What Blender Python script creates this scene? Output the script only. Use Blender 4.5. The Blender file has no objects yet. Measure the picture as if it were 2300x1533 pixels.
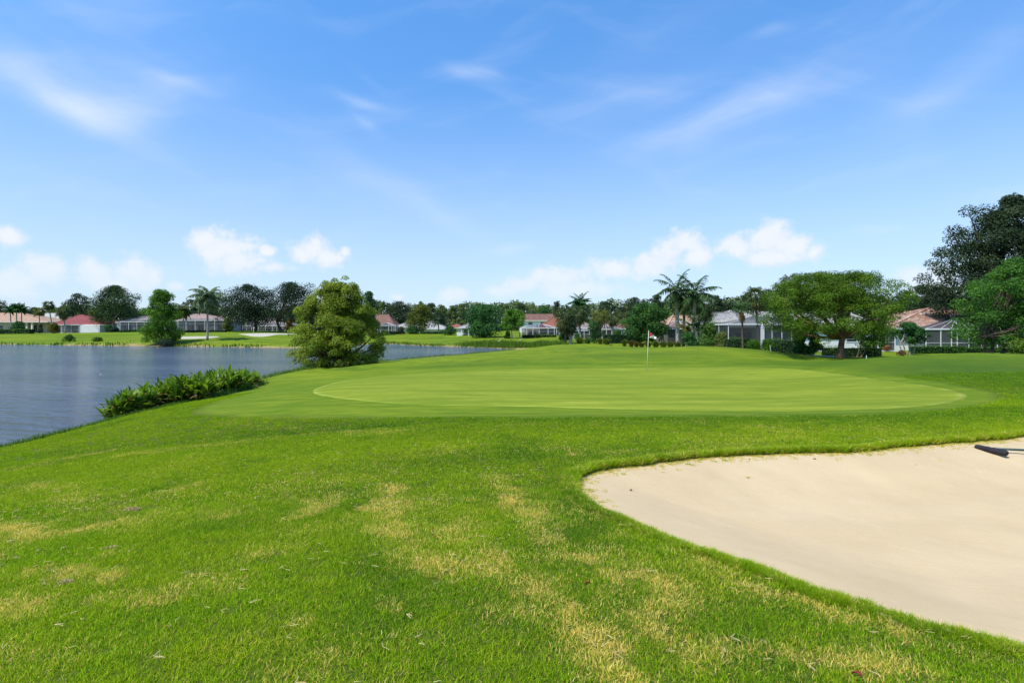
import bpy, bmesh, math, random
import numpy as np
from mathutils import Vector, Matrix
PI = math.pi
rng = np.random.default_rng(7)
random.seed(7)
scene = bpy.context.scene
COL = scene.collection

# ------------------------------------------------------------------ camera
F = 1278.0; CX = 1150.0; HZ = 738.0; EYE = 3.3
cam_d = bpy.data.cameras.new('camera'); cam = bpy.data.objects.new('camera', cam_d); COL.objects.link(cam)
cam.location = (0, 0, EYE); cam.rotation_euler = (PI/2, 0, 0)
cam_d.sensor_width = 36; cam_d.lens = F/2300*36; cam_d.shift_y = (HZ-766.5)/2300
cam_d.clip_start = 0.05; cam_d.clip_end = 6000
scene.camera = cam

# ------------------------------------------------------------------ sun and exposure
SUN_EL, SUN_AZ = math.radians(58), math.radians(233)      # azimuth clockwise from +Y: behind the viewer, to the left
sd_ = bpy.data.lights.new('sun', 'SUN'); sd_.energy = 4.2; sd_.angle = math.radians(0.53); sd_.color = (1.0, 0.95, 0.86)
sun = bpy.data.objects.new('sun', sd_); COL.objects.link(sun)
sdir = Vector((math.sin(SUN_AZ)*math.cos(SUN_EL), math.cos(SUN_AZ)*math.cos(SUN_EL), math.sin(SUN_EL)))
sun.rotation_euler = sdir.to_track_quat('Z', 'Y').to_euler(); sun.location = (0, 0, 60)
scene.view_settings.view_transform = 'Standard'; scene.view_settings.look = 'None'
scene.view_settings.exposure = 0.35; scene.view_settings.gamma = 1
scene.view_settings.use_curve_mapping = False
scene.cycles.max_bounces = 8; scene.cycles.transparent_max_bounces = 16

# ------------------------------------------------------------------ node helpers
class NT:
    def __init__(s, nt): s.nt = nt; s.n = nt.nodes; s.l = nt.links
    def node(s, t, **kw):
        n = s.n.new(t)
        for k, v in kw.items(): setattr(n, k, v)
        return n
    def put(s, sock, v):
        if isinstance(v, bpy.types.NodeSocket): s.l.new(v, sock)
        elif v is not None:
            if hasattr(sock.default_value, '__len__') and not hasattr(v, '__len__'): v = [v]*len(sock.default_value)
            if hasattr(sock.default_value, '__len__') and len(sock.default_value) == 4 and len(v) == 3: v = tuple(v)+(1,)
            sock.default_value = v
    def math(s, op, a, b=None, c=None, clamp=False):
        n = s.node('ShaderNodeMath', operation=op); n.use_clamp = clamp
        s.put(n.inputs[0], a); s.put(n.inputs[1], b)
        if c is not None: s.put(n.inputs[2], c)
        return n.outputs[0]
    def vmath(s, op, a, b=None):
        n = s.node('ShaderNodeVectorMath', operation=op); s.put(n.inputs[0], a)
        if b is not None: s.put(n.inputs[1], b)
        return n.outputs['Value'] if op in ('LENGTH', 'DOT_PRODUCT', 'DISTANCE') else n.outputs[0]
    def noise(s, vec, scale, detail=4, rough=0.55, dist=0):
        n = s.node('ShaderNodeTexNoise'); s.put(n.inputs['Vector'], vec); n.inputs['Scale'].default_value = scale
        n.inputs['Detail'].default_value = detail; n.inputs['Roughness'].default_value = rough; n.inputs['Distortion'].default_value = dist
        return n.outputs['Fac']
    def mapr(s, v, a, b, c=0.0, d=1.0, smooth=True):
        n = s.node('ShaderNodeMapRange'); n.interpolation_type = 'SMOOTHSTEP' if smooth else 'LINEAR'
        s.put(n.inputs[0], v)
        for i, x in enumerate((a, b, c, d)): s.put(n.inputs[1+i], x)
        return n.outputs[0]
    def mix(s, f, a, b, mode='MIX'):
        n = s.node('ShaderNodeMix', data_type='RGBA', blend_type=mode)
        s.put(n.inputs[0], f); s.put(n.inputs[6], a); s.put(n.inputs[7], b)
        return n.outputs[2]
    def scale(s, vec, sc):
        return s.vmath('MULTIPLY', vec, sc)
    def rot(s, vec, ang, sc=(1, 1, 1)):
        n = s.node('ShaderNodeMapping'); s.put(n.inputs[0], vec); n.inputs['Rotation'].default_value = (0, 0, ang)
        return s.scale(n.outputs[0], sc)

# ------------------------------------------------------------------ sky
W = bpy.data.worlds.new('World'); scene.world = W; W.use_nodes = True
W.node_tree.nodes.clear(); T = NT(W.node_tree)
STR = 0.11
sky = T.node('ShaderNodeTexSky', sky_type='NISHITA'); sky.sun_disc = False
sky.sun_elevation = SUN_EL; sky.sun_rotation = SUN_AZ; sky.air_density = 1.0; sky.dust_density = 0.6; sky.ozone_density = 2.2; sky.altitude = 0
tc = T.node('ShaderNodeTexCoord'); DV = tc.outputs['Generated']
sep = T.node('ShaderNodeSeparateXYZ'); T.put(sep.inputs[0], DV)
az = T.math('ARCTAN2', sep.outputs[0], sep.outputs[1]); el = T.math('ARCSINE', sep.outputs[2])
cmb = T.node('ShaderNodeCombineXYZ'); T.put(cmb.inputs[0], az); T.put(cmb.inputs[1], el); P = cmb.outputs[0]
def pae(px, py):
    x, z = (px-CX)/F, (HZ-py)/F
    return math.atan2(x, 1), math.atan2(z, math.hypot(x, 1))
# photographic colour response of the clear sky
skyc = sky.outputs[0]
elc = T.mapr(el, 0.0, 0.62)
grade = T.mix(elc, (0.90, 1.08, 1.30), (0.79, 1.46, 1.95))
skyc = T.mix(1.0, skyc, grade, 'MULTIPLY')
# thin milky veil low down
veil = T.mapr(el, -0.02, 0.42, 0.62, 0.0)
skyc = T.mix(veil, skyc, tuple(v/STR for v in (0.545, 0.665, 0.83)))
# wispy high cloud: streaks of stretched noise
warp = T.node('ShaderNodeTexNoise'); T.put(warp.inputs['Vector'], P); warp.inputs['Scale'].default_value = 3.2; warp.inputs['Detail'].default_value = 3
wv = T.vmath('ADD', P, T.scale(T.vmath('SUBTRACT', warp.outputs['Color'], (0.5, 0.5, 0.5)), (0.16, 0.10, 0)))
ci1 = T.noise(T.rot(wv, math.radians(-14), (1.6, 8, 1)), 2.2, 6, 0.5)
ci2 = T.noise(T.rot(wv, math.radians(16), (1.4, 7, 1)), 2.6, 6, 0.5)
veilc = T.math('ADD', T.mapr(ci1, 0.48, 0.80, 0, 0.11), T.mapr(ci2, 0.50, 0.80, 0, 0.09))
streaks = [  # px, py, half length, half width, tilt (deg), strength
    (90, 215, 210, 34, -13, .50), (235, 232, 130, 46, -4, .50), (330, 190, 90, 60, 5, .22), (60, 180, 260, 60, -18, .22), (1660, 262, 230, 40, 12, .34), (1560, 300, 190, 30, 18, .22),
    (900, 440, 170, 26, -24, .30), (1065, 165, 62, 16, -3, .34), (790, 237, 85, 11, -4, .36), (2120, 195, 190, 44, 24, .34), (1700, 85, 70, 12, 8, .25),
    (1430, 215, 240, 60, 12, .14), (390, 182, 70, 12, -5, .28), (1130, 552, 60, 12, 4, .40), (1960, 528, 50, 10, 6, .28), (2240, 425, 110, 18, 6, .26), (820, 290, 50, 14, -30, .2), (2000, 120, 420, 100, 10, .13), (200, 60, 330, 130, -10, .18), (1500, 60, 260, 60, 20, .08)]
cir = None
for (sx, sy, hl, hw, tilt, st) in streaks:
    a0, e0 = pae(sx, sy); k = math.cos(a0)**2/F
    v = T.vmath('SUBTRACT', wv, (a0, e0, 0)); v = T.rot(v, -math.radians(tilt), (1/(hl*k), 1/(hw/F*math.cos(a0)), 0))
    d = T.math('MULTIPLY', T.math('EXPONENT', T.math('MULTIPLY', T.vmath('DOT_PRODUCT', v, v), -1.1)), st*.68)
    cir = d if cir is None else T.math('ADD', cir, d)
fib = T.mapr(T.math('MULTIPLY', T.math('ADD', ci1, ci2), 0.5), 0.30, 0.66, 0.35, 1.25)
cirr = T.math('ADD', T.math('MULTIPLY', cir, fib), veilc, clamp=True)
skyc = T.mix(cirr, skyc, tuple(v/STR for v in (0.62, 0.70, 0.86)))
# heaped cloud near the horizon
puffs = [  # px, py, rx, ry
    (20, 530, 40, 28), (100, 612, 62, 44), (50, 632, 75, 38), (10, 635, 50, 36), (215, 614, 54, 38), (300, 614, 68, 44), (255, 640, 80, 30), (345, 622, 25, 26),
    (455, 540, 40, 30), (520, 555, 62, 40), (540, 590, 80, 36), (480, 570, 50, 28), (600, 565, 22, 14), (700, 560, 48, 30), (735, 580, 50, 28), (680, 572, 30, 22), (775, 565, 16, 14),
    (1540, 545, 42, 34), (1500, 565, 50, 36), (1450, 595, 55, 32), (1370, 608, 70, 28), (1250, 622, 85, 26), (1170, 640, 60, 22), (1120, 655, 45, 18), (1560, 580, 40, 34), (1290, 650, 120, 24),
    (1720, 535, 60, 42), (1780, 555, 60, 36), (1650, 558, 46, 30), (1740, 580, 90, 30), (1830, 565, 22, 22), (2045, 625, 50, 32), (2110, 620, 45, 34), (2090, 650, 80, 34), (890, 668, 18, 10), (1015, 665, 40, 22), (395, 642, 24, 14), (610, 600, 60, 14)]
fld = None
for (sx, sy, rx, ry) in puffs:
    a0, e0 = pae(sx, sy); c_ = math.cos(a0)
    v = T.scale(T.vmath('SUBTRACT', P, (a0, e0, 0)), (F/(rx*c_*c_), F/(ry*c_), 0))
    d = T.math('SUBTRACT', 1.0, T.vmath('LENGTH', v))
    d = T.math('MAXIMUM', d, -3.0)
    if fld is None: fld = d
    else:
        n = T.node('ShaderNodeMath', operation='SMOOTH_MAX'); T.put(n.inputs[0], fld); T.put(n.inputs[1], d); n.inputs[2].default_value = 0.30; fld = n.outputs[0]
# the same kind of cloud bank goes on round the rest of the horizon
away = T.mapr(T.math('ABSOLUTE', az), 0.80, 1.0)
bank = T.math('SUBTRACT', T.noise(T.scale(DV, (5, 5, 9)), 1.0, 3), T.mapr(el, 0.05, 0.22, 0.50, 1.3, False))
bank = T.math('MULTIPLY', bank, 5.0)
fld = T.math('MAXIMUM', fld, T.math('SUBTRACT', bank, T.math('MULTIPLY', T.math('SUBTRACT', 1.0, away), 8.0)))
n1 = T.noise(P, 26, 6, 0.6); n2 = T.noise(P, 75, 4, 0.6)
fld = T.math('ADD', fld, T.math('ADD', T.math('MULTIPLY', T.math('SUBTRACT', n1, 0.5), 2.0), T.math('MULTIPLY', T.math('SUBTRACT', n2, 0.5), 0.8)))
cm = T.mapr(fld, -0.25, 0.60)
low = T.mapr(el, 0.03, 0.13, 0.42, 0.92)
cm = T.math('MULTIPLY', cm, low)
inner = T.mapr(T.math('ADD', fld, T.math('MULTIPLY', T.noise(P, 40, 4), 0.8)), 0.2, 1.5)
ccol = T.mix(inner, tuple(v/STR for v in (0.63, 0.69, 0.79)), tuple(v/STR for v in (0.72, 0.745, 0.79)))
skyc = T.mix(cm, skyc, ccol)
bg = T.node('ShaderNodeBackground'); T.put(bg.inputs[0], skyc); bg.inputs[1].default_value = STR
wo = T.node('ShaderNodeOutputWorld'); T.l.new(bg.outputs[0], wo.inputs[0])

# ------------------------------------------------------------------ object helpers
def tag(o, label=None, cat=None, group=None, kind=None):
    if label: o['label'] = label
    if cat: o['category'] = cat
    if group: o['group'] = group
    if kind: o['kind'] = kind
    return o
def empty(name, loc, rz=0, label=None, cat=None, group=None):
    o = bpy.data.objects.new(name, None); COL.objects.link(o); o.location = loc; o.rotation_euler = (0, 0, rz)
    o.empty_display_size = 0.3
    return tag(o, label, cat, group)
def link_mesh(name, me, parent=None, loc=(0, 0, 0), rot=(0, 0, 0), scale=(1, 1, 1)):
    o = bpy.data.objects.new(name, me); COL.objects.link(o); o.parent = parent
    o.location = loc; o.rotation_euler = rot; o.scale = scale
    return o
def np_mesh(name, V, Fc, m=None, smooth=False, attrs=None, mat_index=None, mats=None):
    """V (n,3); Fc (m,3|4) int array"""
    me = bpy.data.meshes.new(name); V = np.ascontiguousarray(V, dtype=np.float32); Fc = np.ascontiguousarray(Fc, dtype=np.int32)
    k = Fc.shape[1]
    me.vertices.add(len(V)); me.vertices.foreach_set('co', V.ravel())
    me.loops.add(Fc.size); me.loops.foreach_set('vertex_index', Fc.ravel())
    me.polygons.add(len(Fc)); me.polygons.foreach_set('loop_start', np.arange(0, Fc.size, k, dtype=np.int32))
    if smooth: me.polygons.foreach_set('use_smooth', np.ones(len(Fc), dtype=bool))
    if attrs:
        for an, av in attrs.items():
            a = me.attributes.new(an, 'FLOAT', 'POINT'); a.data.foreach_set('value', np.ascontiguousarray(av, dtype=np.float32))
    for mm in (mats or ([m] if m else [])): me.materials.append(mm)
    if mat_index is not None: me.polygons.foreach_set('material_index', np.ascontiguousarray(mat_index, dtype=np.int32))
    me.update(calc_edges=True)
    return me
class MB:
    def __init__(s): s.v = []; s.f = []; s.sm = []
    def add(s, vs, fs, smooth=False):
        b = len(s.v); s.v += [tuple(v) for v in vs]; s.f += [tuple(b+i for i in f) for f in fs]; s.sm += [smooth]*len(fs)
    def box(s, x0, x1, y0, y1, z0, z1):
        s.add([(x0,y0,z0),(x1,y0,z0),(x1,y1,z0),(x0,y1,z0),(x0,y0,z1),(x1,y0,z1),(x1,y1,z1),(x0,y1,z1)],
              [(0,3,2,1),(4,5,6,7),(0,1,5,4),(1,2,6,5),(2,3,7,6),(3,0,4,7)])
    def bar(s, a, b, w, h=None):
        a, b = Vector(a), Vector(b); h = h or w; d = (b-a).normalized()
        up = Vector((0,0,1)) if abs(d.z) < .9 else Vector((0,1,0))
        sx = d.cross(up).normalized()*w/2; sz = sx.cross(d).normalized()*h/2
        s.add([a-sx-sz, a+sx-sz, a+sx+sz, a-sx+sz, b-sx-sz, b+sx-sz, b+sx+sz, b-sx+sz],
              [(0,1,2,3),(7,6,5,4),(0,4,5,1),(1,5,6,2),(2,6,7,3),(3,7,4,0)])
    def tube(s, pts, rad, n=8, cap=True):
        pts = [Vector(p) for p in pts]; rings = []; b = len(s.v); prev = None
        for i, p in enumerate(pts):
            d = (pts[min(i+1, len(pts)-1)]-pts[max(i-1, 0)]).normalized()
            if prev is None: prev = d.orthogonal().normalized()
            u = (prev-d*prev.dot(d)).normalized(); prev = u; w = d.cross(u); r = rad[i] if hasattr(rad, '__len__') else rad
            for k in range(n):
                a = 2*PI*k/n; s.v.append(tuple(p+(u*math.cos(a)+w*math.sin(a))*r))
        for i in range(len(pts)-1):
            for k in range(n):
                k2 = (k+1) % n; s.f.append((b+i*n+k, b+i*n+k2, b+(i+1)*n+k2, b+(i+1)*n+k)); s.sm.append(True)
        if cap:
            s.f.append(tuple(b+k for k in reversed(range(n)))); s.sm.append(False)
            e = b+(len(pts)-1)*n; s.f.append(tuple(e+k for k in range(n))); s.sm.append(False)
    def mesh(s, name, m):
        me = bpy.data.meshes.new(name); me.from_pydata(s.v, [], s.f); me.polygons.foreach_set('use_smooth', s.sm)
        me.materials.append(m); me.update(); return me
    def build(s, name, m, parent=None, loc=(0,0,0), rot=(0,0,0)):
        return link_mesh(name, s.mesh(name, m), parent, loc, rot)
def copy_tree(o, parent=None):
    c = o.copy(); COL.objects.link(c); c.parent = parent
    for ch in list(o.children): copy_tree(ch, c)
    return c

# ------------------------------------------------------------------ materials
def new_mat(name):
    m = bpy.data.materials.new(name); m.use_nodes = True; m.node_tree.nodes.clear(); return m, NT(m.node_tree)
def pbsdf(t, col, rough=0.6, spec=0.5, normal=None, metal=0, trans=None):
    p = t.node('ShaderNodeBsdfPrincipled'); t.put(p.inputs['Base Color'], col); t.put(p.inputs['Roughness'], rough)
    p.inputs['Specular IOR Level'].default_value = spec; p.inputs['Metallic'].default_value = metal
    if normal is not None: t.put(p.inputs['Normal'], normal)
    return p.outputs[0]
def out(t, sh):
    o = t.node('ShaderNodeOutputMaterial'); t.l.new(sh, o.inputs[0])
def bump(t, h, strength=0.5, dist=0.02):
    b = t.node('ShaderNodeBump'); t.put(b.inputs['Height'], h); b.inputs['Strength'].default_value = strength; b.inputs['Distance'].default_value = dist
    return b.outputs[0]
def pos(t): return t.node('ShaderNodeNewGeometry').outputs['Position']
def objc(t): return t.node('ShaderNodeTexCoord').outputs['Object']
def simple(name, col, rough=0.6, var=0.12, scale=3.0, spec=0.4, bmp=0.0, bscale=30):
    m, t = new_mat(name); P_ = objc(t); n = t.noise(P_, scale, 5)
    c = t.mix(t.mapr(n, 0.3, 0.7), tuple(v*(1-var) for v in col), tuple(min(1, v*(1+var)) for v in col))
    nb = bump(t, t.noise(P_, bscale, 4), bmp, 0.02) if bmp else None
    out(t, pbsdf(t, c, rough, spec, nb)); return m
def leaf_mat(name, dark, light, transl=0.35, rough=0.6, tip=None, spec=0.10):
    """dark/light are leaf pigments: individual leaves and clumps differ in them (attribute v)"""
    m, t = new_mat(name); a = t.node('ShaderNodeAttribute'); a.attribute_name = 'v'
    f = t.math('ADD', a.outputs['Fac'], t.math('MULTIPLY', t.math('SUBTRACT', t.noise(pos(t), 1.2, 2), 0.5), 0.5), clamp=True)
    c = t.mix(f, dark, light)
    if tip: c = t.mix(t.mapr(a.outputs['Fac'], 0.90, 0.97), c, tip)
    p = pbsdf(t, c, rough, spec)
    tr = t.node('ShaderNodeBsdfTranslucent'); t.put(tr.inputs[0], t.mix(1.0, c, (1.05, 1.25, 0.55), 'MULTIPLY'))
    mx = t.node('ShaderNodeMixShader'); mx.inputs[0].default_value = transl; t.l.new(p, mx.inputs[1]); t.l.new(tr.outputs[0], mx.inputs[2])
    out(t, mx.outputs[0]); return m
M = {}
M['oak'] = leaf_mat('oak_leaves', (0.016, 0.032, 0.015), (0.057, 0.092, 0.038), 0.22)
M['oak_dark'] = leaf_mat('dark_leaves', (0.010, 0.024, 0.014), (0.036, 0.063, 0.033), 0.18)
M['olive'] = leaf_mat('olive_leaves', (0.03, 0.042, 0.022), (0.08, 0.10, 0.05), 0.25)
M['mid'] = leaf_mat('mid_green_leaves', (0.034, 0.090, 0.018), (0.116, 0.209, 0.034), 0.35)
M['deep'] = leaf_mat('deep_green_leaves', (0.020, 0.071, 0.020), (0.059, 0.160, 0.034), 0.28)
M['bright'] = leaf_mat('bright_leaves', (0.054, 0.114, 0.014), (0.168, 0.258, 0.030), 0.4)
M['vivid'] = leaf_mat('vivid_leaves', (0.044, 0.124, 0.015), (0.131, 0.269, 0.026), 0.4)
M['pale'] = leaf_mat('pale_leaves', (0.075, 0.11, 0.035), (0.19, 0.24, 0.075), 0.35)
M['yellowish'] = leaf_mat('yellow_green_leaves', (0.069, 0.092, 0.014), (0.172, 0.190, 0.032), 0.35)
M['cypress'] = leaf_mat('feathery_leaves', (0.085, 0.14, 0.012), (0.37, 0.405, 0.045), 0.40, tip=(0.36, 0.27, 0.08)) #(0.072, 0.124, 0.029), (0.240, 0.280, 0.058), 0.38, tip=(0.26, 0.20, 0.08))
M['poinciana'] = leaf_mat('fine_canopy_leaves', (0.035, 0.078, 0.008), (0.145, 0.24, 0.020), 0.32, tip=(0.26, 0.25, 0.05)) #(0.058, 0.117, 0.021), (0.195, 0.280, 0.046), 0.38, tip=(0.24, 0.22, 0.07))
M['flower'] = leaf_mat('orange_leaves', (0.10, 0.06, 0.015), (0.34, 0.13, 0.03), 0.3)
M['redleaf'] = leaf_mat('reddish_leaves', (0.09, 0.06, 0.03), (0.20, 0.12, 0.05), 0.3)
M['ograss'] = leaf_mat('tall_grass_blades', (0.065, 0.101, 0.017), (0.202, 0.223, 0.050), 0.35, tip=(0.25, 0.17, 0.06))
M['obrown'] = leaf_mat('brown_grass_blades', (0.07, 0.07, 0.015), (0.20, 0.13, 0.04), 0.3, tip=(0.28, 0.18, 0.07))
M['frond'] = leaf_mat('palm_leaflets', (0.030, 0.073, 0.027), (0.098, 0.158, 0.053), 0.3)
M['frond_pale'] = leaf_mat('pale_palm_leaflets', (0.12, 0.17, 0.09), (0.25, 0.31, 0.16), 0.35)
M['frond_yel'] = leaf_mat('yellow_palm_leaflets', (0.08, 0.10, 0.02), (0.20, 0.20, 0.045), 0.35)
M['fan'] = leaf_mat('fan_palm_leaflets', (0.035, 0.06, 0.018), (0.115, 0.135, 0.04), 0.3)
M['fan_dry'] = leaf_mat('dry_palm_leaflets', (0.09, 0.065, 0.03), (0.22, 0.155, 0.06), 0.2)
M['canna'] = leaf_mat('broad_water_leaves', (0.10, 0.18, 0.014), (0.33, 0.42, 0.04), 0.40, 0.42, spec=0.25)
M['canna_dark'] = leaf_mat('dark_water_leaves', (0.05, 0.11, 0.014), (0.13, 0.22, 0.025), 0.3, 0.4, spec=0.3)
M['canna_dry'] = leaf_mat('withered_water_leaves', (0.13, 0.07, 0.035), (0.30, 0.20, 0.09), 0.25)
M['bark'] = simple('bark', (0.10, 0.075, 0.055), 0.9, 0.4, 4, 0.2, 0.8, 14)
M['bark_brown'] = simple('warm_bark', (0.17, 0.10, 0.055), 0.9, 0.4, 3, 0.2, 0.8, 12)
M['bark_grey'] = simple('grey_bark', (0.27, 0.25, 0.22), 0.85, 0.25, 5, 0.2, 0.6, 20)
M['boot'] = simple('orange_boots', (0.30, 0.12, 0.045), 0.9, 0.3, 8, 0.2, 0.7, 20)
M['shaft'] = simple('crown_shaft', (0.12, 0.22, 0.05), 0.45, 0.15, 3)
M['white'] = simple('white_paint', (0.66, 0.66, 0.65), 0.5, 0.04, 2)
M['cream'] = simple('cream_stucco', (0.66, 0.62, 0.54), 0.85, 0.08, 1.2, 0.2, 0.25, 40)
M['wallwhite'] = simple('white_stucco', (0.72, 0.72, 0.71), 0.85, 0.06, 0.8, 0.2, 0.25, 40)
M['wallgrey'] = simple('grey_stucco', (0.44, 0.45, 0.46), 0.85, 0.06, 0.8, 0.2, 0.25, 40)
M['wallbeige'] = simple('beige_stucco', (0.45, 0.36, 0.26), 0.85, 0.08, 0.8, 0.2, 0.25, 40)
M['walltan'] = simple('taupe_stucco', (0.36, 0.31, 0.26), 0.85, 0.08, 0.8, 0.2, 0.25, 40)
M['concrete'] = simple('patio_concrete', (0.50, 0.47, 0.42), 0.9, 0.08, 0.7, 0.2, 0.3, 30)
M['terracotta'] = simple('terracotta_pot', (0.36, 0.13, 0.06), 0.8, 0.1)
M['black'] = simple('black_foam', (0.022, 0.019, 0.022), 0.75, 0.3, 12, 0.3, 0.6, 60)
M['handle'] = simple('dark_green_fibreglass', (0.012, 0.045, 0.035), 0.35, 0.1)
M['pole'] = simple('pale_yellow_pole', (0.70, 0.72, 0.50), 0.35, 0.05)
M['maroon'] = simple('maroon_cloth', (0.26, 0.012, 0.03), 0.8, 0.1, 20)
M['clothwhite'] = simple('white_cloth', (0.74, 0.70, 0.68), 0.8, 0.04, 20)
M['dark'] = simple('dark_cup', (0.02, 0.02, 0.02), 0.8)
M['soil'] = simple('dry_soil', (0.46, 0.33, 0.15), 0.95, 0.4, 22, 0.1, 1.0, 60)
M['deadleaf'] = simple('fallen_red_leaf', (0.22, 0.035, 0.012), 0.6, 0.3, 30)
m, t = new_mat('window_glass'); out(t, pbsdf(t, (0.02, 0.024, 0.028), 0.08, 0.6)); M['glass'] = m
m, t = new_mat('insect_screen')
tr = t.node('ShaderNodeBsdfTransparent'); mx = t.node('ShaderNodeMixShader'); mx.inputs[0].default_value = 0.62
t.l.new(tr.outputs[0], mx.inputs[1]); t.l.new(pbsdf(t, (0.045, 0.048, 0.055), 0.8, 0.3), mx.inputs[2]); out(t, mx.outputs[0]); M['screen'] = m
m, t = new_mat('light_insect_screen')
tr = t.node('ShaderNodeBsdfTransparent'); mx = t.node('ShaderNodeMixShader'); mx.inputs[0].default_value = 0.38
t.l.new(tr.outputs[0], mx.inputs[1]); t.l.new(pbsdf(t, (0.16, 0.165, 0.175), 0.8, 0.1), mx.inputs[2]); out(t, mx.outputs[0]); M['screen_light'] = m
m, t = new_mat('screen_roof_mesh')
tr = t.node('ShaderNodeBsdfTransparent'); mx = t.node('ShaderNodeMixShader'); mx.inputs[0].default_value = 0.62
t.l.new(tr.outputs[0], mx.inputs[1]); t.l.new(pbsdf(t, (0.06, 0.06, 0.07), 0.8, 0.1), mx.inputs[2]); out(t, mx.outputs[0]); M['screen_roof'] = m
def tile_mat(name, a, b, c, blot=0.5):
    m, t = new_mat(name); P_ = objc(t)
    vo = t.node('ShaderNodeTexVoronoi'); t.put(vo.inputs['Vector'], t.scale(P_, (3.3, 3.3, 5.5))); vo.inputs['Scale'].default_value = 1.0
    sp = t.node('ShaderNodeSeparateColor'); t.put(sp.inputs[0], vo.outputs['Color'])
    col = t.mix(sp.outputs[0], a, b); col = t.mix(t.mapr(sp.outputs[1], 1-blot*0.5, 1-blot*0.5+0.1), col, c)
    col = t.mix(t.mapr(t.noise(P_, 0.9, 4), 0.45, 0.75, 0, 0.35), col, tuple(v*0.55 for v in a))
    wv_ = t.node('ShaderNodeTexWave', wave_type='BANDS', bands_direction='X'); t.put(wv_.inputs[0], P_); wv_.inputs['Scale'].default_value = 1.0
    out(t, pbsdf(t, col, 0.8, 0.25, bump(t, wv_.outputs['Fac'], 0.6, 0.05))); return m
M['roof_terra'] = tile_mat('terracotta_tiles', (0.37, 0.19, 0.125), (0.48, 0.30, 0.215), (0.52, 0.40, 0.31), 0.8)
M['roof_red'] = tile_mat('red_tiles', (0.24, 0.062, 0.062), (0.28, 0.085, 0.082), (0.32, 0.12, 0.11), 0.3)
M['roof_orange'] = tile_mat('orange_red_tiles', (0.27, 0.095, 0.062), (0.31, 0.12, 0.078), (0.34, 0.16, 0.11), 0.3)
M['roof_brown'] = tile_mat('brown_tiles', (0.180, 0.090, 0.064), (0.225, 0.120, 0.090), (0.255, 0.158, 0.120), 0.4)
M['roof_peach'] = tile_mat('peach_tiles', (0.390, 0.234, 0.148), (0.452, 0.289, 0.195), (0.468, 0.343, 0.257), 0.5)
M['roof_taupe'] = tile_mat('taupe_tiles', (0.238, 0.187, 0.153), (0.297, 0.246, 0.212), (0.340, 0.289, 0.255), 0.5)
M['roof_pink'] = tile_mat('pinkish_tiles', (0.320, 0.208, 0.168), (0.368, 0.264, 0.224), (0.400, 0.320, 0.280), 0.5)
M['roof_white'] = tile_mat('pale_tiles', (0.40, 0.375, 0.34), (0.47, 0.445, 0.40), (0.36, 0.345, 0.32), 0.4)
M['roof_grey'] = tile_mat('grey_tiles', (0.31, 0.295, 0.28), (0.37, 0.355, 0.335), (0.27, 0.26, 0.25), 0.5)
# ------------------------------------------------------------------ terrain shape
def px(x_, D): return (x_-CX)/F*D
def pz(y_, D): return EYE-(y_-HZ)/F*D
def catmull(pts, step, closed=True):
    P0 = np.array(pts, float); n = len(P0); o = []
    for i in range(n if closed else n-1):
        if closed: a, b, c, d = P0[(i-1) % n], P0[i], P0[(i+1) % n], P0[(i+2) % n]
        else: a, b, c, d = P0[max(i-1, 0)], P0[i], P0[i+1], P0[min(i+2, n-1)]
        k = max(1, int(np.linalg.norm(c-b)/step))
        for j in range(k):
            u = j/k; o.append(0.5*((2*b)+(-a+c)*u+(2*a-5*b+4*c-d)*u*u+(-a+3*b-3*c+d)*u**3))
    if not closed: o.append(P0[-1])
    return np.array(o)
lake = catmull([(-13.9, 15.4), (-15.2, 12.6), (-17, 8), (-20, 0), (-26, -15), (-60, -30), (-160, -20), (-175, 60), (-150, 118), (-107, 117.5), (-90, 113), (-69.5, 107.6), (-60, 105),
    (-50, 102), (-38.3, 97.4), (-33, 103), (-30.5, 116), (-27.8, 124), (-20, 113.5), (-11.8, 105), (-7.3, 102), (-2, 95.5), (1.5, 91), (2, 87), (0, 83.5), (-5.6, 71.7), (-9.8, 62.9), (-12.9, 55), (-16, 47.5),
    (-16.6, 42), (-16.2, 36.5), (-15.4, 30), (-14.6, 24), (-14.1, 19.8)], 1.2)
def sdist(X, Y, poly):
    """signed distance: positive outside"""
    X = np.asarray(X, float); Y = np.asarray(Y, float); sh = X.shape; X = X.ravel(); Y = Y.ravel()
    a = poly; b = np.roll(poly, -1, 0)
    if len(X)*len(poly) < 1.5e6:
        dx, dy = (b-a)[:, 0], (b-a)[:, 1]; rx = X[:, None]-a[None, :, 0]; ry = Y[:, None]-a[None, :, 1]
        tt = np.clip((rx*dx+ry*dy)/(dx*dx+dy*dy+1e-12), 0, 1); d = np.sqrt(((rx-tt*dx)**2+(ry-tt*dy)**2).min(1))
        c = (a[None, :, 1] > Y[:, None]) != (b[None, :, 1] > Y[:, None]); xi = dx*(Y[:, None]-a[None, :, 1])/np.where(np.abs(dy) < 1e-12, 1e-12, dy)+a[None, :, 0]
        d[(c & (X[:, None] < xi)).sum(1) % 2 == 1] *= -1; return d.reshape(sh)
    best = np.full(X.shape, 1e18); ins = np.zeros(X.shape, bool)
    for (ax, ay), (bx, by) in zip(a, b):
        dx, dy = bx-ax, by-ay; tt = np.clip(((X-ax)*dx+(Y-ay)*dy)/(dx*dx+dy*dy+1e-12), 0, 1)
        best = np.minimum(best, (X-ax-tt*dx)**2+(Y-ay-tt*dy)**2)
        c = (ay > Y) != (by > Y)
        if c.any(): ins ^= c & (X < (bx-ax)*(Y-ay)/(by-ay+1e-12)+ax)
    d = np.sqrt(best); d[ins] *= -1
    return d.reshape(sh)
def smooth(x): x = np.clip(x, 0, 1); return x*x*(3-2*x)
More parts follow.
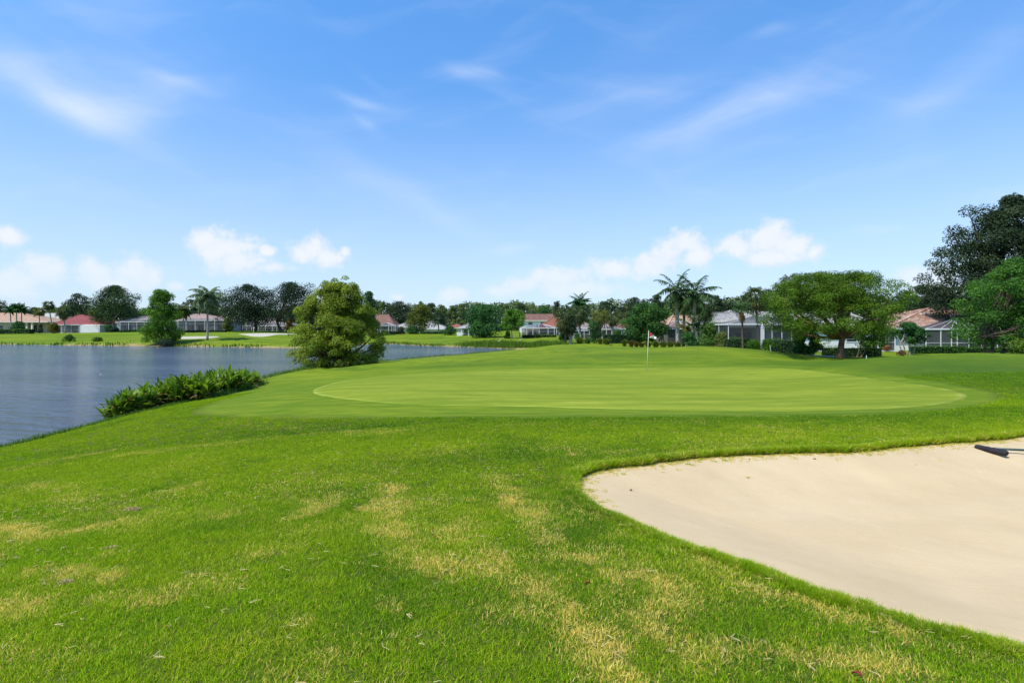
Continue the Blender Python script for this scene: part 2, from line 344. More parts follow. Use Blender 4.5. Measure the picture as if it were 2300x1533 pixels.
def vnoise(X, Y, sc, seed=0):
    X = np.asarray(X)*sc; Y = np.asarray(Y)*sc; xi = np.floor(X).astype(np.int64); yi = np.floor(Y).astype(np.int64); fx = X-xi; fy = Y-yi
    def h(a, b):
        n = (a*374761393+b*668265263+seed*1442695041) & 0xffffffff; n = ((n ^ (n >> 13))*1274126177) & 0xffffffff; return ((n ^ (n >> 16)) & 0xffff)/65535.0
    fx = fx*fx*(3-2*fx); fy = fy*fy*(3-2*fy)
    return (h(xi, yi)*(1-fx)+h(xi+1, yi)*fx)*(1-fy)+(h(xi, yi+1)*(1-fx)+h(xi+1, yi+1)*fx)*fy
def fbm(X, Y, sc, oct=4, seed=0):
    a = 0; amp = 0.5; tot = 0
    for i in range(oct): a = a+amp*vnoise(X, Y, sc*2**i, seed+i); tot += amp; amp *= 0.55
    return a/tot
ctrl = [(0,0,1.7),(-3,0,1.66),(3,0,1.7),(0,-6,1.7),(-7,0,1.35),(7,0,1.75),(0,2.6,1.7),(-2.4,2.6,1.63),(2.4,2.6,1.68),(0,5,1.66),(-4,5,1.42),(4,5,1.64),(8,5,1.75),(12,3,1.85),
 (-4.5,8,1.25),(0,8.2,1.58),(4,8.2,1.62),(8,9,1.68),(14,9,1.75),(-6.5,10,0.95),(-3,11.5,1.2),(0,12,1.40),(5,12.5,1.42),(11,12.5,1.5),(-10,11,0.55),(-9.7,17.2,0.72),(-5,15.5,1.08),(0,15.5,1.15),(6,15.6,1.12),(12,16,1.2),
 (-6.9,20,1.03),(0,22,1.05),(7,22,1.05),(14.8,19,1.10),(-5,27,0.98),(2,31,1.05),(9,31,1.05),(15,27,1.12),(19,17,1.2),(20,22,1.35),(25,28,1.85),(-11,24,0.62),(-11.5,32,0.45),(-9,38,0.65),(-13,42,0.30),(-10,46,0.55),
 (22,20,1.3),(30,20,1.6),(24,12,1.6),(35,30,1.9),(45,40,1.6),(40,10,1.8),(60,20,1.8)]
for (x_, y_, D) in [(1100,796,44),(1000,804,42),(900,812,41),(800,821,40),(1250,780,48),(1350,778,50),(1450,783,46),(1400,800,38),(1560,777,44),(1640,780,44),(1720,788,43),(1600,800,37),(1830,811,39),(1780,806,40),
    (1890,809,36),(2000,801,33),(2100,796,32),(2200,792,31),(2300,797,30),(2000,835,25),(1750,797,52),(1890,802,50),(2000,797,51),(2300,791,55),(2150,795,50),(1650,790,56),(1450,786,62),(1300,784,64),(1180,789,66),
    (1600,783,72),(1800,783,66),(2000,784,66),(2300,783,66),(1250,774,85),(1400,771,88),(1300,766,105),(1200,761,120),(1150,758,128),(1090,758,130),(1010,753,150),(930,752,152),(880,753,150),(1240,776,97),(1100,768,114),(960,764,135),
    (467,764,112),(450,748,134),(520,751,128),(575,755,122),(615,749,130),(400,756,120),(560,745,160),(450,744,160),(300,748,150),(180,747,180),(60,749,170),(180,757,140),(0,757,140),(300,760,130),(640,748,150),(690,752,140)]:
    ctrl.append((px(x_, D), D, pz(y_, D)))
for r, z in ((300, 1.9), (700, 1.6)):
    for a in range(-180, 180, 30):
        ctrl.append((r*math.sin(math.radians(a)), r*math.cos(math.radians(a)), z))
for p in lake[::6]: ctrl.append((p[0], p[1], 0.12))
C = np.array(ctrl)
def rk(r2): r2 = np.maximum(r2, 1e-9); return r2*np.log(r2)*0.5
S_ = 0.01
n_ = len(C); A = np.zeros((n_+3, n_+3)); d2 = ((C[:, None, :2]-C[None, :, :2])**2).sum(-1)*S_**2
A[:n_, :n_] = rk(d2)+np.eye(n_)*2e-5; A[:n_, n_] = 1; A[:n_, n_+1:] = C[:, :2]*S_; A[n_, :n_] = 1; A[n_+1:, :n_] = (C[:, :2]*S_).T
WGT = np.linalg.solve(A, np.concatenate([C[:, 2], [0, 0, 0]]))
def base_h(X, Y):
    X = np.asarray(X, float); Y = np.asarray(Y, float); o = WGT[n_]+WGT[n_+1]*X*S_+WGT[n_+2]*Y*S_
    for i in range(n_): o = o+WGT[i]*rk(((X-C[i, 0])**2+(Y-C[i, 1])**2)*S_*S_)
    return o
def land(X, Y):
    X = np.asarray(X, float); Y = np.asarray(Y, float)
    far = smooth((np.hypot(X, Y)-260)/200); h = base_h(X, Y)*(1-far)+1.6*far
    sd = sdist(X, Y, lake)
    bankw = 0.9+2.2*smooth((np.hypot(X, Y)-60)/60)
    h = np.maximum(h, 0.16+0.02*np.clip(sd, 0, 30))
    h = np.where(sd > 0, 0.02+(h-0.02)*smooth((sd+0.25*bankw)/(1.25*bankw)), np.maximum(-1.2, 0.02+sd*0.5))
    return h
def hz(x, y): return float(land(np.array([x]), np.array([y]))[0])
def ground(x_, y_, d0=1.5, d1=260, zmin=-9):
    D = np.concatenate([np.linspace(d0, 60, 900), np.linspace(60, d1, 900)[1:]]); X = (x_-CX)/F*D
    dz = EYE-(y_-HZ)/F*D-np.maximum(land(X, D), zmin); i = np.argmax(dz < 0)
    if dz[i] >= 0: i = len(D)-1
    a = dz[i-1]/(dz[i-1]-dz[i]) if i > 0 else 0; Dd = D[i-1]+(D[i]-D[i-1])*a
    return ((x_-CX)/F*Dd, Dd)
bunker_px = [(1287,1082),(1300,1062),(1340,1050),(1420,1041),(1500,1030),(1600,1021),(1700,1015),(1800,1012),(1900,1010),(1960,1006),(2010,999),(2100,992),(2200,985),(2300,976),(2450,962),(2700,955),(2950,980),
    (3150,1060),(3150,1200),(2950,1370),(2700,1460),(2500,1480),(2300,1458),(2200,1440),(2100,1418),(2000,1384),(1900,1350),(1800,1314),(1700,1276),(1640,1257),(1560,1230),(1500,1205),(1415,1170),(1350,1145),(1310,1117),(1290,1097)]
bunker = catmull([ground(*p) for p in bunker_px], 0.06)
_s = np.linspace(0, 1, len(bunker), endpoint=False); _k = np.arange(len(bunker))
_nrm = np.roll(bunker, -1, 0)-np.roll(bunker, 1, 0); _nrm = np.stack([_nrm[:, 1], -_nrm[:, 0]], 1)/np.linalg.norm(_nrm, axis=1)[:, None]
bunker = bunker+_nrm*((fbm(bunker[:, 0], bunker[:, 1], 3.0, 3, 5)-0.5)*0.13)[:, None]
green_px = [(703,880),(720,868),(790,852),(900,841),(1050,833),(1200,829),(1400,826),(1600,825),(1740,826),(1850,835),(1960,850),(2080,865),(2150,878),(2172,890),(2140,903),(2050,914),(1900,920),(1700,923),(1500,921),(1350,917),(1150,912),(1000,910),(880,905),(790,897),(725,889)]
green = catmull([ground(*p) for p in green_px], 0.4)
fringe_px = [(434,926),(480,905),(560,885),(640,868),(740,848),(860,834),(1000,826),(1200,821),(1500,818),(1760,820),(1900,832),(2020,846),(2140,862),(2240,884),(2230,904),(2130,920),(2000,930),(1800,938),(1500,942),(1200,938),(1000,936),(800,938),(600,936),(480,932)]
fringe = catmull([ground(*p) for p in fringe_px], 0.5)
# worn and sun-bleached strips in the rough
dry_lines = [([(860,1100),(900,1180),(980,1260),(1130,1290),(1220,1380),(1300,1450),(1380,1533)], .20, .95), ([(1040,1180),(1130,1240),(1190,1330)], .16, .7), ([(920,1140),(1050,1120)], .10, .5),
  ([(1090,1070),(1140,1120),(1210,1180),(1290,1230),(1370,1280),(1500,1340)], .13, .85), ([(1480,1230),(1560,1255),(1800,1350),(2000,1420),(2200,1500)], .09, .7), ([(1400,1380),(1600,1450),(1850,1500),(2050,1533)], .18, .6),
  ([(0,1180),(90,1210),(150,1200)], .22, .8), ([(20,1300),(110,1290),(170,1310)], .16, .8), ([(0,1350),(60,1370)], .15, .9), ([(230,1250),(270,1235)], .06, .9), ([(350,1110),(440,1090)], .2, .4),
  ([(640,1180),(700,1150),(720,1120)], .16, .7), ([(560,1260),(640,1240)], .16, .5), ([(380,1350),(470,1300),(520,1330)], .14, .5), ([(580,1400),(620,1420)], .06, .8), ([(870,1370),(880,1420)], .05, .9),
  ([(200,1350),(330,1340)], .12, .5), ([(300,1020),(600,985)], .5, .35), ([(500,950),(900,970)], .6, .3), ([(1300,1020),(1400,1012)], .12, .7), ([(0,1060),(250,1010)], .5, .4), ([(0,1480),(200,1460)], .2, .4), ([(60,1090),(260,1140)], .35, .4)]
dry_segs = []
for pts, w, s in dry_lines:
    q = [ground(*p) for p in pts]
    for a, b in zip(q[:-1], q[1:]): dry_segs.append((a, b, w*.74, min(1, s*1.08)))
def dryness(X, Y):
    X = np.asarray(X, float); Y = np.asarray(Y, float); D = np.hypot(X, Y)
    n = fbm(X, Y, 1.1, 5, 11); n2 = fbm(X, Y, 0.22, 3, 23)
    out_ = np.clip((n-0.50)*1.6+(n2-0.5)*0.8, 0, 1)*(0.50*np.exp(-np.maximum(D-6, 0)/9)+.06)+0.05
    wx = X+(fbm(X, Y, 2.2, 3, 31)-.5)*0.5; wy = Y+(fbm(X, Y, 2.2, 3, 37)-.5)*0.5
    for (a, b, w, s) in dry_segs:
        dx, dy = b[0]-a[0], b[1]-a[1]; tt = np.clip(((wx-a[0])*dx+(wy-a[1])*dy)/(dx*dx+dy*dy+1e-9), 0, 1)
        d = np.sqrt((wx-a[0]-tt*dx)**2+(wy-a[1]-tt*dy)**2)/w
        out_ = np.maximum(out_, np.exp(-d*d*0.8)*s*(0.45+0.9*fbm(X, Y, 5, 3, 41)))
    hf = fbm(X, Y, 6.0, 2, 47)*.45+fbm(X, Y, 17.0, 2, 53)*.55; out_ = np.clip(out_*(.30+1.2*smooth((hf-.34)/.30)), 0, .92)
    return np.clip(out_, 0, 1)

SHADE_SPOTS = [(20, 24, 7, 8, 1.), (17, 31, 7, 3.5, .7), (26, 16, 8, 6, .9), (5, 11.6, 9, 1.9, 1.), (14, 12.5, 7, 2.4, 1.), (-3, 12.6, 5, 1.5, .75), (8, 38.5, 7, 2.6, .55), (-3, 36, 6, 2, .4), (20, 46, 9, 4, .8), (-8.5, 21, 2.5, 5, .5), (0, 7.6, 2.6, .9, .75), (-1.6, 6.0, 1.1, .9, .6), (0.4, 5.1, .6, 1.2, .9), (-1.0, 3.6, .5, 1.0, .8), (1.2, 3.3, .55, .7, .7), (-2.4, 5.2, 1.0, .8, .55), (2.2, 3.2, .5, .5, .6), (-5, 19, 2.2, 3.0, .3)]  # darker greens: shade of turned-away slopes painted in, plus deeper turf tone
def shade_tone(X, Y):
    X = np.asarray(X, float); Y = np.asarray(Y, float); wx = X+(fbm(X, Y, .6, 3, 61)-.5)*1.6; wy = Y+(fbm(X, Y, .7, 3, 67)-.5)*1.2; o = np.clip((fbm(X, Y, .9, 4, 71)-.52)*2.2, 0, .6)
    for (a, b, rx, ry, s) in SHADE_SPOTS: o = np.maximum(o, np.exp(-(((wx-a)/rx)**2+((wy-b)/ry)**2)*1.1)*s)
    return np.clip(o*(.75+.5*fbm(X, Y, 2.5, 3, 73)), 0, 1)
def graded(segs):
    o = []
    for a, b, st in segs: o += list(np.arange(a, b-1e-6, st))
    return o
def grow(start, step, end, g=1.07):
    o = [start]
    while o[-1] < end: step *= g; o.append(o[-1]+step)
    return o
xp = graded([(0, 9, .11), (9, 18, .18)]); xp = xp+grow(18, .2, 2500, 1.055)
xn = graded([(0, 6, .13), (6, 18, .2)]); xn = xn+grow(18, .22, 2500, 1.055)
xs = np.array([-v for v in xn[::-1][:-1]]+xp)
ys = np.array([-v for v in grow(0, .3, 500, 1.12)[::-1][:-1]]+graded([(0, 12, .11), (12, 20, .2), (20, 60, .3)])+grow(60, .4, 3000, 1.045))
GX, GY = np.meshgrid(xs, ys)
sdb = sdist(np.clip(GX, -5, 30), np.clip(GY, -5, 30), bunker) if False else None
near = (GX > -2) & (GX < 22) & (GY > 0) & (GY < 16)
sb = np.full(GX.shape, 9.0); sb[near] = sdist(GX[near], GY[near], bunker)
# snap grid vertices next to the bunker rim on to the rim
cell = 0.075
sn = np.abs(sb) < cell
idx = np.argwhere(sn)
for (i, j) in idx:
    p = np.array([GX[i, j], GY[i, j]]); k = np.argmin(((bunker-p)**2).sum(1)); GX[i, j], GY[i, j] = bunker[k]; sb[i, j] = 0
GZ = land(GX, GY)
GZ += np.where((sb > 0), (fbm(GX, GY, 1.3, 3, 3)-.5)*0.05*np.exp(-np.hypot(GX, GY)/25), 0)*(GZ > 0.3)
# mown turf curls up a little at the rim
nx, ny = len(xs), len(ys)
ii = np.arange(nx*ny).reshape(ny, nx)
Q = np.stack([ii[:-1, :-1], ii[:-1, 1:], ii[1:, 1:], ii[1:, :-1]], -1).reshape(-1, 4)
inside = (sb.ravel() <= 0)
Q = Q[~inside[Q].all(1)]
V = np.stack([GX.ravel(), GY.ravel(), GZ.ravel()], 1)
DR = dryness(GX, GY).ravel(); SHT = shade_tone(GX, GY).ravel()
fn_ = (np.abs(GX) < 40) & (GY > 8) & (GY < 60); sdf = np.full(GX.shape, 9.0); sdf[fn_] = sdist(GX[fn_], GY[fn_], fringe)
FR = np.clip(.5-(sdf+(fbm(GX, GY, 1.2, 3, 81)-.5)*.5)/.7, 0, 1).ravel(); DR *= 1-FR*.9; SHT *= 1-FR*.5
sdl = sdist(np.clip(GX, -400, 400), np.clip(GY, -200, 400), lake).ravel()
bank_a = np.exp(-np.clip(sdl, 0, 99)/np.where(np.hypot(V[:, 0], V[:, 1]) > 60, 2.6, .5))

# ---- turf material
def turf(name, dark, light, straw, use_attr=True, fine=60, bmp=0.6, streak=True, amt=1.0):
    m, t = new_mat(name); P_ = pos(t)
    big = t.noise(t.rot(P_, 0.25, (0.05, 0.22, 1)), 1, 4); mid = t.noise(P_, 0.9, 5, 0.6); fin = t.noise(P_, fine, 4, 0.7); f2 = t.noise(t.rot(P_, 0.1, (0.8, 2.6, 1)), 4.5, 5, 0.65)
    f = t.math('ADD', t.math('MULTIPLY', big, 0.45), t.math('ADD', t.math('MULTIPLY', mid, 0.3), t.math('MULTIPLY', f2, 0.25)))
    c = t.mix(t.mapr(f, 0.36, 0.62), dark, light)
    c = t.mix(t.mapr(fin, 0.35, 0.7, 0, 0.5), c, tuple(v*0.55 for v in dark))
    if use_attr:
        sht = t.node('ShaderNodeAttribute'); sht.attribute_name = 'shade_tone'; fr_ = t.node('ShaderNodeAttribute'); fr_.attribute_name = 'fringe'
        streak_ = t.noise(t.rot(P_, 0.12, (0.5, 2.4, 1)), 0.9, 5, 0.65)
        c = t.mix(fr_.outputs['Fac'], c, t.mix(t.mapr(streak_, 0.36, 0.66), (0.095, 0.158, 0.008), (0.175, 0.225, 0.014)))
        c = t.mix(t.math('MULTIPLY', sht.outputs['Fac'], 0.95), c, (0.048, 0.098, 0.010))  # painted slope shade and darker turf tone mixed into the colour
        a = t.node('ShaderNodeAttribute'); a.attribute_name = 'dry'
        d = t.mapr(t.math('ADD', t.math('MULTIPLY', a.outputs['Fac'], 0.95), t.math('MULTIPLY', t.math('SUBTRACT', t.noise(P_, 24, 4, 0.7), 0.5), 0.9)), 0.18, 0.95, 0, amt)
        c = t.mix(d, c, straw)
        th_ = t.node('ShaderNodeAttribute'); th_.attribute_name = 'thatch'
        c = t.mix(t.math('MULTIPLY', th_.outputs['Fac'], .7), c, t.mix(t.mapr(t.noise(P_, 40, 3), .4, .7), (0.030, 0.050, 0.006), (0.10, 0.085, 0.03)))
        b = t.node('ShaderNodeAttribute'); b.attribute_name = 'bank'
        bb = t.mapr(t.math('ADD', b.outputs['Fac'], t.math('MULTIPLY', t.math('SUBTRACT', t.noise(t.rot(P_, 0, (.5, .5, 1)), 0.5, 4), 0.5), 1.3)), 0.30, 0.85)
        c = t.mix(bb, c, (0.33, 0.235, 0.10))
    else:
        c = t.mix(t.mapr(t.noise(t.rot(P_, 0.12, (0.6, 2.0, 1)), 0.7, 5, 0.65), 0.50, 0.78, 0, 0.5*amt), c, straw)
    hgt = t.math('ADD', t.math('MULTIPLY', t.noise(P_, fine*0.6, 3, 0.7), 0.6), t.math('MULTIPLY', t.noise(P_, 6, 4, 0.6), 1.2))
    if name == 'putting_turf':
        e = t.node('ShaderNodeAttribute'); e.attribute_name = 'edge'
        k = t.mapr(t.math('ADD', e.outputs['Fac'], t.math('MULTIPLY', t.math('SUBTRACT', t.noise(P_, 3.5, 5, .7), 0.5), 0.5)), 0.62, 0.85); c = t.mix(t.math('MULTIPLY', k, .45), c, (0.30, 0.335, 0.07))
        st_ = t.noise(t.rot(P_, -0.05, (0.25, 1.3, 1)), 0.9, 6, 0.65); c = t.mix(t.mapr(st_, .40, .62, 0, .9), c, (0.138, 0.192, 0.015)); mk = t.noise(P_, 14, 3, .7); c = t.mix(t.mapr(mk, .66, .78, 0, .35), c, (0.30, 0.29, 0.09))
    out(t, pbsdf(t, c, 0.9, 0.05, bump(t, hgt, bmp, 0.03))); return m
M['turf'] = turf('mown_turf', (0.085, 0.155, 0.008), (0.205, 0.255, 0.015), (0.42, 0.34, 0.07))
M['fringe'] = turf('fringe_turf', (0.085, 0.150, 0.014), (0.150, 0.215, 0.022), (0.25, 0.27, 0.045), False, 70, 0.45, amt=0.9)
M['green'] = turf('putting_turf', (0.165, 0.222, 0.018), (0.262, 0.305, 0.028), (0.38, 0.37, 0.07), False, 90, 0.25, amt=0.9)
TH = smooth((23-V[:, 1])/3)*smooth((sdl-.25)/.3)*(1-FR)*smooth((.98*np.maximum(V[:, 1], 0)+5.5-np.abs(V[:, 0]))/1.0)*smooth((V[:, 1]+1.8)/.6)
me = np_mesh('ground', V, Q, M['turf'], True, {'dry': DR, 'bank': bank_a, 'shade_tone': SHT, 'fringe': FR, 'thatch': TH})
tag(link_mesh('ground', me), kind='structure')
M['rim'] = simple('rim_earth', (0.20, 0.19, 0.07), 0.95, 0.5, 30, 0.1, 1.0, 60)
# earth face of the bunker rim
bz = land(bunker[:, 0], bunker[:, 1]); nb = len(bunker)
cen = bunker.mean(0)
Vr = np.concatenate([np.c_[bunker, bz+0.002], np.c_[bunker-_nrm*0.0, bz-0.25]]); k = np.arange(nb)
Fr = np.stack([k, (k+1) % nb, (k+1) % nb+nb, k+nb], 1)
tag(link_mesh('turf_edge', np_mesh('turf_edge', Vr, Fr, M['rim'], True)), kind='structure')

def drape(name, poly, off, m, rings=26):
    c0 = poly.mean(0); ts = np.r_[np.linspace(0.02, .93, rings), .95, .97, .985, 1.0]; n = len(poly)
    vs = []
    for tt in ts:
        q = c0+(poly-c0)*tt; vs.append(np.c_[q, land(q[:, 0], q[:, 1])+.004+(off-.004)*min(1, (1-tt)/.08)])
    vs[-1][:, 2] = vs[-1][:, 2]
    Vv = np.concatenate([np.c_[c0[None], land(c0[:1], c0[1:])+off]]+vs+[vs[-1]-np.array([0, 0, .03])])
    k = np.arange(n); fs = [np.stack([np.zeros(n, int), 1+k, 1+(k+1) % n], 1)]
    qs = [np.stack([1+r*n+k, 1+r*n+(k+1) % n, 1+(r+1)*n+(k+1) % n, 1+(r+1)*n+k], 1)[:, ::-1] for r in range(len(ts))]
    Qv = np.concatenate(qs); tri = np.concatenate([Qv[:, [0, 1, 2]], Qv[:, [0, 2, 3]], fs[0]])
    ed = np.concatenate([[0.]]+[np.full(n, max(0., (tt-.93)/.07)) for tt in ts]+[np.ones(n)]); me = np_mesh(name, Vv, tri, m, True, {'edge': ed}); o = link_mesh(name, me); return tag(o, kind='structure')
drape('putting_green', green, 0.045, M['green'])

# ---- sand
m, t = new_mat('bunker_sand'); P_ = pos(t)
c = t.mix(t.mapr(t.noise(P_, 0.8, 4), 0.3, 0.7), (0.495, 0.370, 0.212), (0.540, 0.41, 0.243))
c = t.mix(t.mapr(t.noise(P_, 90, 3, 0.7), 0.60, 0.74, 0, 0.5), c, (0.30, 0.22, 0.13))
c = t.mix(t.mapr(t.noise(P_, 9, 5, 0.7), 0.55, 0.8, 0, 0.3), c, (0.60, 0.51, 0.38))
hgt = t.math('ADD', t.math('MULTIPLY', t.noise(P_, 120, 3, 0.7), 0.30), t.math('ADD', t.math('MULTIPLY', t.noise(t.rot(P_, 0.5, (1, 3, 1)), 5, 4, 0.55), 0.55), t.math('MULTIPLY', t.noise(P_, 30, 3, 0.6), 0.35)))
out(t, pbsdf(t, c, 0.95, 0.1, bump(t, hgt, 0.55, 0.018))); M['sand'] = m
def sand_sheet(name, poly, step, edge, depth, m, wide, x0=None):
    lo, hi = poly.min(0)-.2, poly.max(0)+.2
    gx, gy = np.meshgrid(np.arange(lo[0], hi[0], step), np.arange(lo[1], hi[1], step)); sd = sdist(gx, gy, poly)
    z = land(gx, gy)-edge-depth*smooth(-sd/wide)+(fbm(gx, gy, 2.2, 4, 77)-.5)*0.03
    z = np.where(sd > 0, np.minimum(z, land(gx, gy)-edge-0.02), z)
    r, cc = gx.shape; ii = np.arange(r*cc).reshape(r, cc); q = np.stack([ii[:-1, :-1], ii[:-1, 1:], ii[1:, 1:], ii[1:, :-1]], -1).reshape(-1, 4)
    q = q[(sd.ravel()[q] < 0.12).all(1)]
    return tag(link_mesh(name, np_mesh(name, np.stack([gx.ravel(), gy.ravel(), z.ravel()], 1), q, m, True)), kind='structure')
BE, BD, BWD = 0.032, 0.22, 1.6
sand_sheet('sand_bunker', bunker, 0.05, BE, BD, M['sand'], BWD)
def sandz(x, y):
    sd = float(sdist(np.array([x]), np.array([y]), bunker)[0]); return hz(x, y)-BE-BD*float(smooth(np.array(-sd/BWD)))+(float(fbm(np.array([x]), np.array([y]), 2.2, 4, 77)[0])-.5)*0.03
def sandzv(x, y): return land(x, y)-BE-BD*smooth(-sdist(x, y, bunker)/BWD)+(fbm(x, y, 2.2, 4, 77)-.5)*0.03
def sand_at(x_, y_):
    D = np.linspace(2, 14, 2400); X = (x_-CX)/F*D; z = sandzv(X, D); i = int(np.argmax(EYE-(y_-HZ)/F*D < z)); return X[i], D[i], z[i]
def sand_at_old(x_, y_):
    for D in np.linspace(2, 14, 1200):
        X = (x_-CX)/F*D
        if EYE-(y_-HZ)/F*D < hz(X, D)-0.0: break
    # refine downwards on to the sand
    for D2 in np.linspace(D, D+1.6, 160):
        X = (x_-CX)/F*D2
        if EYE-(y_-HZ)/F*D2 < sandz(X, D2): break
    return X, D2, sandz(X, D2)

# ---- far bunkers (pale sand beyond the lake), path, patio: thin draped sheets
M['farsand'] = simple('far_bunker_sand', (0.42, 0.38, 0.29), 0.95, 0.06, 0.3)
def strip(name, pts, off, m, step=.8):
    poly = catmull(pts, step); return drape(name, poly, off, m, 8)
strip('far_bunker', [ground(x_, y_) for x_, y_ in ((402,757),(430,755.6),(470,755.2),(492,755.6),(488,757.3),(470,759),(440,760.5),(405,760.5))], 0.06, M['farsand'])
strip('far_bunker', [ground(x_, y_) for x_, y_ in ((536,750.2),(560,749.6),(600,749.4),(650,749.0),(668,749.6),(655,751),(625,751),(607,754),(585,756.2),(570,755.5),(552,752.6))], 0.06, M['farsand'])
M['path'] = simple('pale_path', (0.42, 0.42, 0.38), 0.9, 0.1, 1.0)

# ---- water
m, t = new_mat('lake_water'); P_ = pos(t)
w0 = t.noise(t.rot(P_, 0.2, (0.7, 2.4, 1)), 0.60, 4, 0.55); w1 = t.noise(t.rot(P_, 0.35, (1.0, 2.2, 1)), 1.6, 5, 0.62); w2 = t.noise(t.rot(P_, -0.2, (1.0, 1.8, 1)), 5.5, 4, 0.6); w3 = t.noise(t.rot(P_, 0.1, (1, 1.5, 1)), 17, 3, 0.6)
h_ = t.math('ADD', t.math('ADD', t.math('MULTIPLY', w1, 0.42), t.math('MULTIPLY', w0, 1.9)), t.math('ADD', t.math('MULTIPLY', w2, 0.10), t.math('MULTIPLY', w3, 0.03)))
calm = t.mapr(t.noise(t.scale(P_, (0.02, 0.07, 1)), 1, 3), 0.35, 0.6, 0.65, 1.0)
bm = t.node('ShaderNodeBump'); t.put(bm.inputs['Height'], h_); t.put(bm.inputs['Strength'], calm); bm.inputs['Distance'].default_value = 0.34
p = t.node('ShaderNodeBsdfPrincipled'); t.put(p.inputs['Base Color'], t.mix(t.mapr(t.noise(t.scale(P_, (0.03, 0.08, 1)), 1, 2), .35, .65), (0.058, 0.078, 0.115), (0.095, 0.108, 0.132))); p.inputs['Roughness'].default_value = 0.09; p.inputs['IOR'].default_value = 1.333
t.put(p.inputs['Normal'], bm.outputs[0]); out(t, p.outputs[0]); M['water'] = m
gx = np.concatenate([-np.array(grow(0, 2, 240, 1.1))[::-1]+16]); gy = np.arange(-60, 150, 5.0)
a_, b_ = np.meshgrid(gx, gy); r, cc = a_.shape; ii = np.arange(r*cc).reshape(r, cc)
q = np.stack([ii[:-1, :-1], ii[:-1, 1:], ii[1:, 1:], ii[1:, :-1]], -1).reshape(-1, 4)
tag(link_mesh('lake_water', np_mesh('lake_water', np.stack([a_.ravel(), b_.ravel(), a_.ravel()*0], 1), q, M['water'], True)), kind='structure')
# ------------------------------------------------------------------ foliage
def unit(v): return v/np.maximum(np.linalg.norm(v, axis=1, keepdims=True), 1e-9)
def leaf_quads(Pn, N, Tg, L, Wd, v):
    """rhombic leaves: centre, normal, tangent, length, width"""
    B = unit(np.cross(N, Tg)); Tg = unit(np.cross(B, N)); L = np.asarray(L)[:, None]; Wd = np.asarray(Wd)[:, None]
    q = np.stack([Pn-Tg*L/2, Pn+B*Wd/2+Tg*L*.08, Pn+Tg*L/2, Pn-B*Wd/2+Tg*L*.08], 1).reshape(-1, 3)
    return q, np.arange(len(q)).reshape(-1, 4), np.repeat(v, 4)
def foliage(lobes, rads, n, size, aspect=0.55, flat=0.75, upb=0.25, droop=0.0, shell=0.62, jit=0.7, rg=None, hang=0.0):
    rg = rg or rng; lobes = np.asarray(lobes, float); rads = np.asarray(rads, float)
    w = rads**2; k = rg.choice(len(lobes), n, p=w/w.sum())
    u = unit(rg.normal(size=(n, 3))); u[:, 2] = u[:, 2]*0.85+upb; u = unit(u)
    rr = shell+(1.04-shell)*rg.random(n)**0.6
    bumpy = 1+0.22*np.sin(u[:, 0]*7+k)*np.sin(u[:, 1]*6+k*2.3)*np.cos(u[:, 2]*5+k*1.1)
    off = u*(rads[k]*rr*bumpy)[:, None]; off[:, 2] *= flat
    if hang: off[:, 2] -= hang*rads[k]*(np.hypot(off[:, 0], off[:, 1])/rads[k])**2
    Pn = lobes[k]+off
    N = unit(u*0.95+rg.normal(size=(n, 3))*jit*.75+np.array([0, 0, 0.5])); Tg = rg.normal(size=(n, 3)); Tg[:, 2] -= droop
    lv = rg.random(len(lobes)); v = np.clip(lv[k]*0.6+rg.random(n)*0.4, 0, 1)
    sz = size*rg.uniform(.65, 1.35, n)
    return leaf_quads(Pn, N, Tg, sz, sz*aspect, v)
PROF = {
    'round': lambda t: np.sqrt(np.clip(1-(2*t-0.9)**2*0.85, 0.03, 1)),
    'dome': lambda t: np.clip(1-(np.clip(t-0.15, 0, 1)/0.9)**2.6, 0.03, 1)**.5*np.clip(0.7+t*3.2, 0, 1),
    'cyp': lambda t: np.clip(1.0-.62*t**2.2, .1, 1)*np.clip(.8+t*2, 0, 1),
    'cone': lambda t: np.clip(1.04-0.92*t**1.25, 0.08, 1)*np.clip(.75+t*2.5, 0, 1),
    'egg': lambda t: np.clip(np.sin(np.clip(t*0.88+0.18, 0, 1)*PI)**0.7, 0.12, 1),
    'skirt': lambda t: np.clip((1-t)**0.55, 0.1, 1),
    'wide': lambda t: np.clip(1-np.abs(2*t-.75)**3.2*.62, .1, 1),
    'vase': lambda t: np.clip(0.35+1.0*t, 0, 1)*np.sqrt(np.clip(1-(np.clip(t-.5, 0, 1)/.55)**2, .05, 1)),
}
def crown_pts(K, Wm, H, z0, prof, lr, rg, surf=0.45):
    t_ = (np.arange(K)+rg.random(K))/K; th = rg.random(K)*2*PI; r = lr*Wm*rg.uniform(.65, 1.3, K)
    ph_ = rg.random(3)*6.28; und = 1+.13*np.sin(2*th+ph_[0]+t_*3)+.10*np.sin(3*th+ph_[1]-t_*5); R = np.maximum(PROF[prof](t_)*Wm/2*und-r*0.8, 0.02*Wm); rho = np.sqrt(rg.uniform(surf, 1, K))
    inner = rg.random(K) < 0.22; rho[inner] *= 0.5
    z = z0+np.clip(t_*H, r*0.45, None); z = np.minimum(z, z0+H-r*0.62)
    return np.stack([R*rho*np.cos(th), R*rho*np.sin(th), z], 1), r
